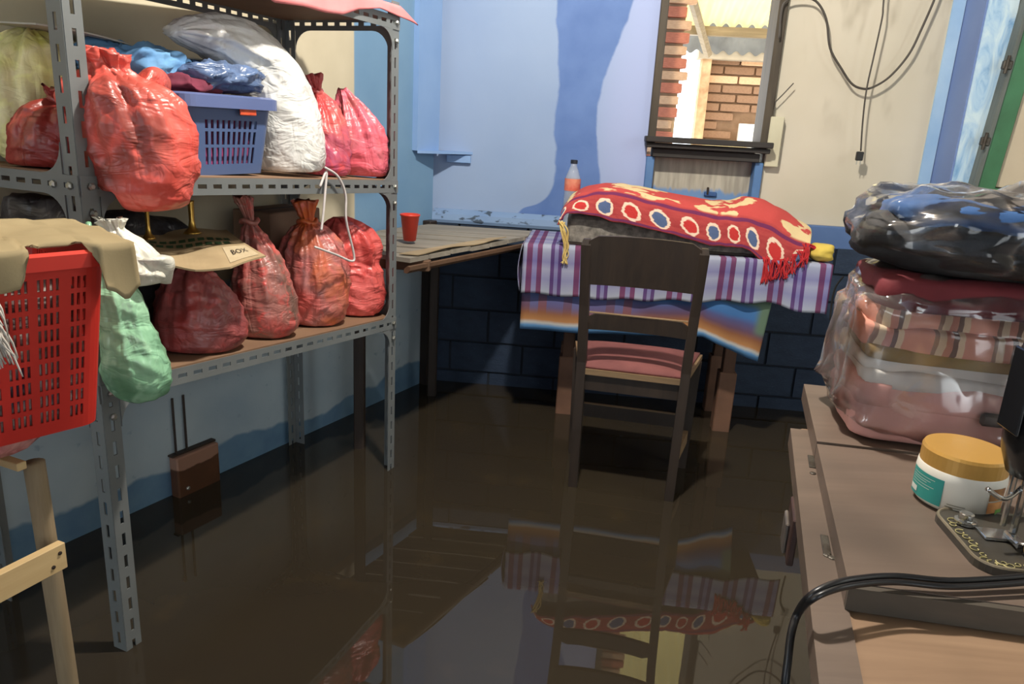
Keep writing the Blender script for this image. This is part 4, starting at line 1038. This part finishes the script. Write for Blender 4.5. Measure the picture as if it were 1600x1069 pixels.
def slat(z0, z1, y0, y1, hw, th, name, crown=0.0):
    b = MB(); n = 12; vs = []; fs = []
    for i in range(n+1):
        t = i/n*2-1; yy = .018*(1-t*t)
        top_ = z1+crown*(1-t*t) - (.014 if abs(t) > .99 else 0)
        for q, z in ((0, z0), (1, z0), (1, top_), (0, top_)):
            vs.append((t*hw, (y0 if z == z0 else y1)+yy+(th if q else 0), z))
    for i in range(n):
        for j in range(4): fs.append((i*4+j, i*4+4+j, i*4+4+(j+1) % 4, i*4+(j+1) % 4))
    fs += [(0, 1, 2, 3), tuple(n*4+j for j in (3, 2, 1, 0))]
    return b.add(vs, fs).build(name, m_ch, ch)
slat(.668, .812, -.046, -.068, .158, .018, 'top_rail', .004)
ms = slat(.528, .578, -.026, -.033, .152, .014, 'back_slat')
MB().box((0, -.012, .579), (.29, .010, .003)).build('edge_highlight', m_ce, ms)  # pale strip painting a highlight on the slat's top edge
def trap(z0, z1, y0, y1, w0, w1, n=8, dome=0.0, inset=0.0):
    b = MB()
    def fn(a, c):
        y = y0+(y1-y0)*c; w_ = w0+(w1-w0)*c; x = (a*2-1)*w_
        return (x, y, z1+dome*(1-(a*2-1)**4)*(1-(c*2-1)**4))
    b.grid(fn, n*2, n); k = len(b.v)
    b.grid(lambda a, c: (fn(a, c)[0], fn(a, c)[1], z0), n*2, n)
    V_ = n+1
    rimi = [i*V_ for i in range(2*n+1)]+[2*n*V_+j for j in range(1, n+1)]+[i*V_+n for i in range(2*n-1, -1, -1)]+[j for j in range(n-1, 0, -1)]
    for i in range(len(rimi)): a, c = rimi[i], rimi[(i+1) % len(rimi)]; b.f.append((a, c, c+k, a+k))
    return b
trap(.382, .400, -.014, .29, .160, .215).build('seat', m_ce, ch)
m_cu = plain('pink_cushion', (132, 78, 74), (110, 62, 60), 12, .85, .25)
trap(.4005, .408, -.008, .285, .152, .206, 10, .022).build('cushion', m_cu, ch, smooth=True)
MB().box((0, .004, .355), (.29, .016, .05)).build('seat_rail', m_ch, ch)
MB().box((0, .262, .350), (.36, .016, .06)).build('seat_rail', m_ch, ch)
fs_ = MB().box((0, .262, .165), (.36, .014, .045)).build('stretcher', m_ch, ch)
MB().box((0, .262, .189), (.36, .012, .003)).build('edge_highlight', m_ce, fs_)  # thin highlight on the stretcher top, painted as a pale strip

# ================================================================== BACK WALL THINGS
def wallpts(L2, y): return [BWM @ bw(px, py, y) for px, py in L2]
m_cord = plain('grey_cord', (74, 68, 60), (60, 54, 48), 20, .6)
hc = thing('hanging_plug_cord', 'dark cord with a two-pin plug hanging on the cream wall', 'cord', BWM @ Vector((1.7, 0, 1.05)))
def hcl(P): return [p-hc.location for p in P]
MB().tube(hcl(wallpts([(1383, -30), (1380, 10), (1378, 30), (1366, 85), (1354, 140), (1348, 190), (1345, 236)], -.03)), .0032, 8).build('cord', m_cord, hc, smooth=True)
P = hcl(wallpts([(1343, 244), (1342, 238), (1341, 250)], -.03))
pg = MB().box(P[0], (.026, .016, .034), bev=.003).build('plug', plain('black_plug', (34, 32, 32), None, 9, .5), hc)
for s in (-1, 1): MB().tube([P[0]+Vector((s*.007, 0, -.017)), P[0]+Vector((s*.007, 0, -.032))], .0018, 6, smooth=1).build('pin', m_zinc, pg)
o = MB().tube(wallpts([(1218, 60), (1221, 20), (1228, 2), (1250, -4), (1275, 2), (1291, 30), (1297, 75), (1315, 108), (1330, 130), (1345, 138), (1362, 137), (1390, 120), (1420, 85), (1440, 45), (1462, -6), (1468, -30)], -.01), .0042, 8).build('cable_loop', m_cord, smooth=True); tag(o, 'grey cable sagging in a loop across the cream wall', 'cable')
jb = thing('junction_box', 'narrow cream junction box beside the window frame', 'box', BWM @ bw(1207, 222, OY), BWA)
MB().box((0, -.018, 0), (.052, .036, .19), bev=.003).build('box_body', plain('cream_box', (206, 200, 172), (192, 186, 158), 9, .6), jb)
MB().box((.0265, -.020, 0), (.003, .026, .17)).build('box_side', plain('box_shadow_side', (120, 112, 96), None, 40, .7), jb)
P = wallpts([(1211, 160), (1225, 146), (1240, 130)], .0)
o = MB().tube(P, .0022, 6, smooth=1).build('wire_stub', m_cord); tag(o, 'stiff dark wire stub sticking out by the junction box', 'wire')
o2 = MB().tube(wallpts([(1209, 182), (1210, 172), (1211, 160)], .012), .002, 6, smooth=1).build('wire_lead', m_cord, o)

# ================================================================== SEWING TABLE (right foreground)
ZB, ZL = .63, .595
tb = thing('sewing_table', 'brown wooden sewing machine table in the right foreground', 'table', (.75, .95, 0))
def tl_(p): return (p[0]-.75, p[1]-.95)
m_lw = wood('table_tan_wood', (150, 122, 96), (124, 98, 76), 0, 2.4, .5, .12, .45)
m_bw = wood('board_brown_wood', (112, 96, 84), (92, 78, 68), 0, 2.4, .48, .10, .5)
m_dw = wood('board_edge_grey', (88, 80, 70), (68, 62, 54), 0, 3, .55)
l_rl, l_fl = on_z(1236, 668, ZL), on_z(1283, 1080, ZL)
ldv = (l_fl-l_rl).normalized(); l_ff = l_rl+ldv*.98
fr_dir = Vector((math.cos(R(-9)), math.sin(R(-9)), 0))
def corner(p, L2): return p+fr_dir*L2
lowp = [l_ff, corner(l_ff, 1.0), corner(l_rl, .80), l_rl+fr_dir*.02, l_rl+ldv*.02]
MB().prism([tl_(p) for p in lowp], ZL-.026, ZL).build('table_top', m_lw, tb)
MB().prism([tl_(p) for p in (l_rl+ldv*.012-fr_dir*.002, l_rl+ldv*.012+fr_dir*.040, l_ff+fr_dir*.040, l_ff-fr_dir*.002)][::-1], ZL-.028, ZL+.003).build('edge_strip', m_bw, tb)
b_rl, b_j, b_fl = on_z(1256, 600, ZB), on_z(1275, 690, ZB), on_z(1326, 906, ZB)
bdv = (b_fl-b_rl).normalized(); b_j = b_rl+bdv*((b_j-b_rl).length)
def quad(p0, p1, L2): return [tl_(q) for q in (p1, corner(p1, L2), corner(p0, L2), p0)]
MB().prism(quad(b_rl, b_j-bdv*.002, .8), ZB-.033, ZB).build('rear_leaf', m_bw, tb)
hole0 = .15                                             # the machine bed is let into the main board
bed_x0 = .165
MB().prism(quad(b_j+bdv*.002, b_fl, .8), ZB-.033, ZB-.003).build('machine_board', m_bw, tb)
q0, q1 = b_fl+bdv*.001, b_fl+bdv*.010
MB().prism(quad(q0, q1, .8), ZB-.033, ZB-.004).build('board_front_edge', m_dw, tb)
cpt = (b_fl+b_j)/2+fr_dir*.4
for pxy in ((1270, 740), (1292, 868), (1300, 872)):
    q = on_z(*pxy, ZL+.003); MB().lathe([(.005, 0), (.005, .002), (.003, .003)], 10, Matrix.Translation((q.x-.75, q.y-.95, ZL+.002))).build('screw_head', m_rust, tb)
for pxy in ((1268, 722), (1290, 852)):
    q = on_z(*pxy, ZL+.003); o = MB().box((0, 0, 0), (.010, .05, .003), bev=.0008).build('hinge_plate', m_rust, tb); o.location = (q.x-.75, q.y-.95, ZL+.0035); o.rotation_euler = (0, 0, math.atan2(ldv.x, -ldv.y)*1.0)
# hanging bracket on the left side
q = on_z(1236, 800, ZL-.03)
br = MB().box((0, 0, -.035), (.010, .085, .075), bev=.002).build('bracket', plain('bracket_brown', (72, 50, 44), (52, 36, 32), 20, .5), tb); br.location = (q.x-.75+.006, q.y-.95, ZL-.026); br.rotation_euler = (0, 0, math.atan2(-ldv.x, ldv.y)+math.pi)
MB().box((-.008, .012, -.045), (.006, .05, .05), bev=.002).build('bracket_plate', plain('bracket_steel', (140, 132, 124), (110, 102, 96), 20, .4, .1, .5), br)
# iron legs set in from the edge
m_iron = plain('cast_iron', (44, 42, 40), (32, 30, 30), 20, .5, .2, .3)
for p in (l_rl+ldv*.10+fr_dir*.18, l_rl+ldv*.10+fr_dir*.70, l_rl+ldv*.75+fr_dir*.20, l_rl+ldv*.75+fr_dir*.80):
    MB().tube([(p.x-.75, p.y-.95, ZF), (p.x-.75, p.y-.95, .25), (p.x-.75, p.y-.95, ZL-.026)], .016, 10).build('leg', m_iron, tb, smooth=True)

# ---- plastic wrapped clothes
PA = math.atan2(fr_dir.y, fr_dir.x)-R(3)
pf = on_z(1322, 690, ZB)
px_, py_ = Vector((math.cos(PA), math.sin(PA), 0)), Vector((-math.sin(PA), math.cos(PA), 0))
PW, PD = .36, .24
pc_ = pf+px_*PW/2+py_*PD/2
pk = thing('wrapped_clothes_pack', 'clear plastic pack of folded pink, white and plaid clothes on the sewing table', 'clothes pack', (pc_.x, pc_.y, ZB+.001), PA)
def fold(z0, z1, w_, d_, mat, name, seed, layers=2):
    for k in range(layers):
        a0, a1 = z0+(z1-z0)*k/layers, z0+(z1-z0)*(k+1)/layers
        pp = pillow(w_-random.uniform(0, .012), d_-random.uniform(0, .012), (a1-a0)*1.35, seed+k, .009, 20, 7.0)
        o = pp.build(name, mat, pk, smooth=True); o.location = (random.uniform(-.004, .004), random.uniform(-.004, .004), a0)
m_pk = plain('pink_fleece', (206, 156, 148), (188, 136, 128), 8, .95, .3)
m_wf = plain('white_fleece', (206, 202, 196), (190, 184, 178), 8, .95, .3)
m = NM('pink_plaid', .9, .2); X, Y, Z = m.sep(m.obj())
fx = m.math('FRACT', m.math('MULTIPLY', m.math('ADD', X, m.math('MULTIPLY', m.noise(6), .05)), 11))
m.col(m.ramp(fx, [(0, (206, 146, 128)), (.42, (150, 122, 108)), (.50, (214, 192, 164)), (.62, (196, 140, 124)), (.74, (120, 98, 90)), (.82, (216, 190, 160)), (.92, (206, 146, 128))], 'CONSTANT')); m.bump(m.noise(60), .3, .003); m_pp = m.m
m_mar = plain('maroon_velvet', (120, 40, 46), (92, 28, 36), 10, .8, .3)
fold(.0, .060, PW, PD, m_pk, 'pink_sweater', 81, 1)
fold(.058, .094, PW-.01, PD-.01, m_pk, 'pink_sweater', 83, 1)
fold(.092, .138, PW-.015, PD-.01, m_wf, 'white_sweater', 85, 2)
fold(.136, .156, PW-.02, PD-.01, plain('yellow_edge_cloth', (150, 128, 80), (120, 92, 60), 12, .9), 'brown_shirt', 87, 1)
fold(.152, .222, PW-.005, PD-.01, m_pp, 'plaid_blanket', 88, 2)
fold(.220, .262, PW-.01, PD-.01, m_mar, 'maroon_cloth', 91, 1)
o = MB().box((.045, -PD/2-.001, .066), (.075, .012, .022), bev=.005).build('dark_buckle', plain('black_rubber', (36, 36, 38), None, 20, .5), pk)
MB().lathe([(.005, 0), (.005, .003), (.002, .004)], 12, Matrix.Translation((.055, -PD/2-.007, .064)) @ Matrix.Rotation(R(90), 4, 'X')).build('snap', m_zinc, o)
pillow(PW+.035, PD+.035, .272, 95, .022, 30, 5.0).build('plastic_wrap', clear_mat('clear_wrap', (228, 226, 224), .02, .16, .10, 3), pk, smooth=True)
# upper pack
uc = on_y(1335, 400, 1.17)
up_c = pc_+px_*.03
up = thing('wrapped_jacket_pack', 'clear plastic pack of black and blue jackets on top of the pink pack', 'clothes pack', (up_c.x, up_c.y, ZB+.276), PA)
m = NM('jacket_black_blue', .75, .3); X, Y, Z = m.sep(m.obj()); n1 = m.noise(5, 3)
zz = m.math('ADD', Z, m.math('MULTIPLY', m.math('SUBTRACT', n1, .5), .05))
m.col(m.mix(m.math('MULTIPLY', m.step(zz, .068, .074), m.math('SUBTRACT', 1.0, m.step(zz, .112, .118))), (42, 42, 44), (58, 98, 150))); m.bump(m.noise(24, 4), .5, .006)
pillow(.44, .25, .098, 97, .020, 24, 3.2).build('black_jacket', plain('black_jacket_cloth', (40, 39, 40), (28, 27, 28), 12, .8, .4), up, smooth=True)
o = pillow(.36, .22, .050, 98, .014, 24, 3.0).build('blue_jacket', plain('blue_jacket_cloth', (50, 90, 140), (38, 72, 120), 12, .8, .4), up, smooth=True); o.location = (-.015, -.012, .070)
o = pillow(.30, .20, .030, 99, .012, 20, 2.8).build('grey_lining', plain('grey_lining_cloth', (98, 92, 86), (80, 74, 70), 12, .8, .4), up, smooth=True); o.location = (.06, .01, .098)
pillow(.475, .28, .140, 96, .02, 32, 2.8).build('plastic_wrap', clear_mat('clear_wrap_upper', (226, 224, 222), .02, .16, .10, 8), up, smooth=True)

# ---- cosmetic jar
jc = on_z(1494, 804, ZB); jv = Vector((jc.x, jc.y, 0)).normalized(); jc = jc+jv*.053+Vector((-.007, 0, 0))
JR = .054
jr = thing('cream_jar', 'white cosmetic jar with a gold lid and teal label on the sewing table', 'jar', (jc.x, jc.y, ZB-.002))
m_jw = plain('jar_white', (226, 222, 210), (214, 208, 194), 6, .35, .02)
MB().lathe([(.040, 0), (.050, .001), (JR, .006), (JR+.002, .045), (JR+.001, .055), (.052, .060)], 48).build('jar_body', m_jw, jr, smooth=True)
MB().lathe([(.053, .055), (.054, .056), (.054, .077), (.052, .081), (.02, .0815), (.001, .0815)], 48).build('gold_lid', plain('gold_lid', (206, 160, 84), (190, 144, 72), 5, .35, .02, .35), jr, smooth=False)
cam_a = math.atan2(-jc.y, -jc.x)
def patch(a0, a1, z0, z1, name, mat, lift=.0006, par=None):
    return MB().grid(lambda a, b: ((JR+.0016+lift+.0002*b)*math.cos(cam_a+R(a0+(a1-a0)*a)), (JR+.0016+lift)*math.sin(cam_a+R(a0+(a1-a0)*a)), z0+(z1-z0)*b), 12, 3).build(name, mat, par or jr, smooth=True)
m_teal = plain('teal_label', (52, 150, 140), (36, 126, 124), 9, .4, .02)
lb = patch(-78, -16, .008, .046, 'teal_label', m_teal)
m_wt = plain('label_white', (214, 220, 212), None, 9, .5, 0)
patch(-74, -56, .013, .021, 'barcode', m_wt, .0012)
for i, z in enumerate((.040, .036, .033, .029, .025)): patch(-70, -28-(i % 3)*6, z, z+.0010, 'label_line', m_wt, .0012)
patch(-10, 18, .012, .013, 'label_line', plain('label_grey', (130, 124, 106), None, 9, .5, 0), .0012)
patch(-8, 14, .0155, .0165, 'label_line', plain('label_grey2', (140, 134, 116), None, 9, .5, 0), .0012)
patch(42, 70, .029, .046, 'label_picture', plain('nut_brown', (176, 128, 74), (110, 66, 36), 60, .5, 0), .001)
patch(42, 70, .011, .027, 'label_picture', plain('almond_tan', (206, 146, 86), (160, 100, 54), 60, .5, 0), .001)
patch(56, 70, .008, .016, 'label_leaf', plain('leaf_green', (96, 140, 60), None, 60, .5, 0), .0016)

# ---- sewing machine: bed, head and needle end (its arm runs out of the picture)
m_blk = plain('black_japan', (26, 26, 28), (18, 18, 20), 10, .18, .02, 0, .6)
m_gold = plain('gold_decal', (206, 170, 96), (176, 140, 72), 40, .4, .05, .4)
m_gold2 = plain('worn_gold_decal', (176, 166, 116), (140, 132, 90), 40, .5, .05, .2)
m_chrome = plain('chrome', (190, 190, 188), (170, 170, 168), 30, .15, .02, .9)
ba = math.atan2(fr_dir.y, fr_dir.x)+R(3)
bf = on_z(1538, 893, ZB+.004)
sm = thing('sewing_machine', 'black sewing machine with gold scroll decals at the right edge', 'sewing machine', (bf.x, bf.y, ZB-.003), ba)
bedp = rrect(.40, .150, .028, 6); bedp = [(x+.198, y+.078) for x, y in bedp]
MB().prism(bedp, 0, .010).build('bed', plain('bed_black_worn', (70, 66, 58), (48, 46, 42), 16, .4, .1), sm)
b = MB(); bedq = [((x-.198)*.99+.198, (y-.078)*.975+.078) for x, y in bedp]; b.tube([(x, y, .010) for x, y in bedq]+[(bedq[0][0], bedq[0][1], .010)], .0022, 6, smooth=1); b.build('bed_edge', plain('bed_edge_worn', (128, 118, 98), (96, 88, 72), 20, .5), sm)
def scroll(b, c_, r_, M_=None, wdt=.0011):
    pts = [(c_[0]+r_*(1-.09*i)*math.cos(i*.7+c_[0]*90), c_[1]+r_*(1-.09*i)*math.sin(i*.7+c_[0]*90), c_[2]) for i in range(9)]
    if M_: pts = [M_ @ Vector(p) for p in pts]
    b.tube(pts, wdt, 5, smooth=3, flat=.5)
b = MB()
for k in range(22):
    t = k/21; x = .012+.12*max(0, t-.35)/.65 if t > .35 else .012; y = .115-.10*min(1, t/.35) if t < .35 else .016
    scroll(b, (x+random.uniform(-.003, .003), y+random.uniform(-.003, .003), .0108), random.uniform(.005, .009))
b.build('bed_decal', m_gold2, sm, smooth=True)
MB().box((.055, .085, .0125), (.045, .028, .004), bev=.001).build('slide_plate', m_chrome, sm)
cl = MB().lathe([(.0135, 0), (.0135, .004), (.009, .005), (.009, .013), (.007, .014)], 14, Matrix.Translation((.026, .112, .0115))); cl.build('thumb_screw', m_chrome, sm, smooth=False)
# head with face plate
hx, hy = .052, .078
def hs(z): return lerp_tab([(.10, .020), (.13, .030), (.19, .034), (.25, .034), (.285, .024)], z)
b = MB(); zsq = [.10, .115, .135, .17, .21, .245, .27, .285]
b.grid(lambda a, c_: (hx+(hs(.10+c_*.185)*1.0)*math.copysign(abs(math.cos(a*2*math.pi))**.6, math.cos(a*2*math.pi))+.012, hy+hs(.10+c_*.185)*math.copysign(abs(math.sin(a*2*math.pi))**.6, math.sin(a*2*math.pi)), .10+c_*.185), 36, 14, cu=True)
b.f.append(tuple(i*15+14 for i in range(36))); b.f.append(tuple(i*15 for i in range(36))[::-1])
b.build('head', m_blk, sm, smooth=True)
MB().tube([(hx+.03, hy, .235), (hx+.12, hy, .235), (hx+.26, hy, .225)], .034, 20).build('arm', m_blk, sm, smooth=True)
MB().tube([(hx+.25, hy, .235), (hx+.255, hy, .15), (hx+.255, hy, .008)], .036, 20).build('pillar', m_blk, sm, smooth=True)
MB().box((hx-.022, hy, .205), (.004, .046, .10), bev=.0015).build('face_plate', m_blk, sm)
MB().tube([(hx, hy, .11), (hx, hy, .03)], .0035, 8, smooth=1).build('needle_bar', m_chrome, sm)
MB().tube([(hx+.014, hy, .11), (hx+.014, hy, .022)], .0045, 8, smooth=1).build('presser_bar', m_chrome, sm)
MB().box((hx+.012, hy-.010, .017), (.012, .034, .008), bev=.002).build('presser_foot', m_chrome, sm)
MB().tube([(hx+.02, hy+.01, .085), (hx-.01, hy-.01, .07), (hx-.035, hy-.012, .082)], .003, 8).build('presser_lever', m_chrome, sm, smooth=True)
# decorated bobbin casing block standing on the bed
MB().grid(lambda a, c_: (.088+(.026-.006*c_)*math.cos(a*2*math.pi), .040+(.022-.006*c_)*math.sin(a*2*math.pi), .010+c_*.055), 24, 4, cu=True).build('decorated_casing', m_blk, sm, smooth=True)
b = MB()
for th, z, r_ in ((205, .040, .012), (235, .030, .010), (262, .045, .013), (185, .022, .008), (240, .055, .009), (285, .025, .010)):
    a = R(th); rr = .0255-.006*(z-.01)/.055
    b.tube([(.088+rr*math.cos(a)+r_*math.cos(q*.5)*-math.sin(a)*.8+.0008*math.cos(a), .040+(rr-.003)*math.sin(a)+r_*math.cos(q*.5)*math.cos(a)*.8-.003, z+r_*math.sin(q*.5)) for q in range(13)], .0016, 6, smooth=3)
b.build('gold_scrolls', m_gold, sm, smooth=True)

# ---- black power cable over the table edge
m_cab = plain('black_cable', (30, 30, 32), (22, 22, 24), 20, .35, .05)
cb = thing('black_power_cable', 'pair of black power leads crossing the sewing table and hanging off its edge', 'cable', (.40, .74, ZB))
for k, (dy, rr) in enumerate(((0, .0042), (9, .0034))):
    pts = [on_z(x, y+dy, zz_) for x, y, zz_ in ((1640, 898, ZB+.012), (1560, 905, ZB+.010), (1480, 908, ZB+.010), (1400, 901, ZB+.012), (1340, 905, ZB+.014), (1300, 914, ZB+.014))]
    pts += [on_z(1266+k*3, 932+dy*.6, ZB+.004), on_z(1246+k*3, 958, ZL+.004)]
    pts += [on_y(1236+k*2, 990, .715), on_y(1231+k*2, 1030, .70), on_y(1226+k*2, 1075, .69), on_y(1224, 1150, .69), on_y(1222, 1260, .69)]
    MB().tube([p-Vector((.40, .74, ZB)) for p in pts], rr, 10).build('lead', m_cab, cb, smooth=True)
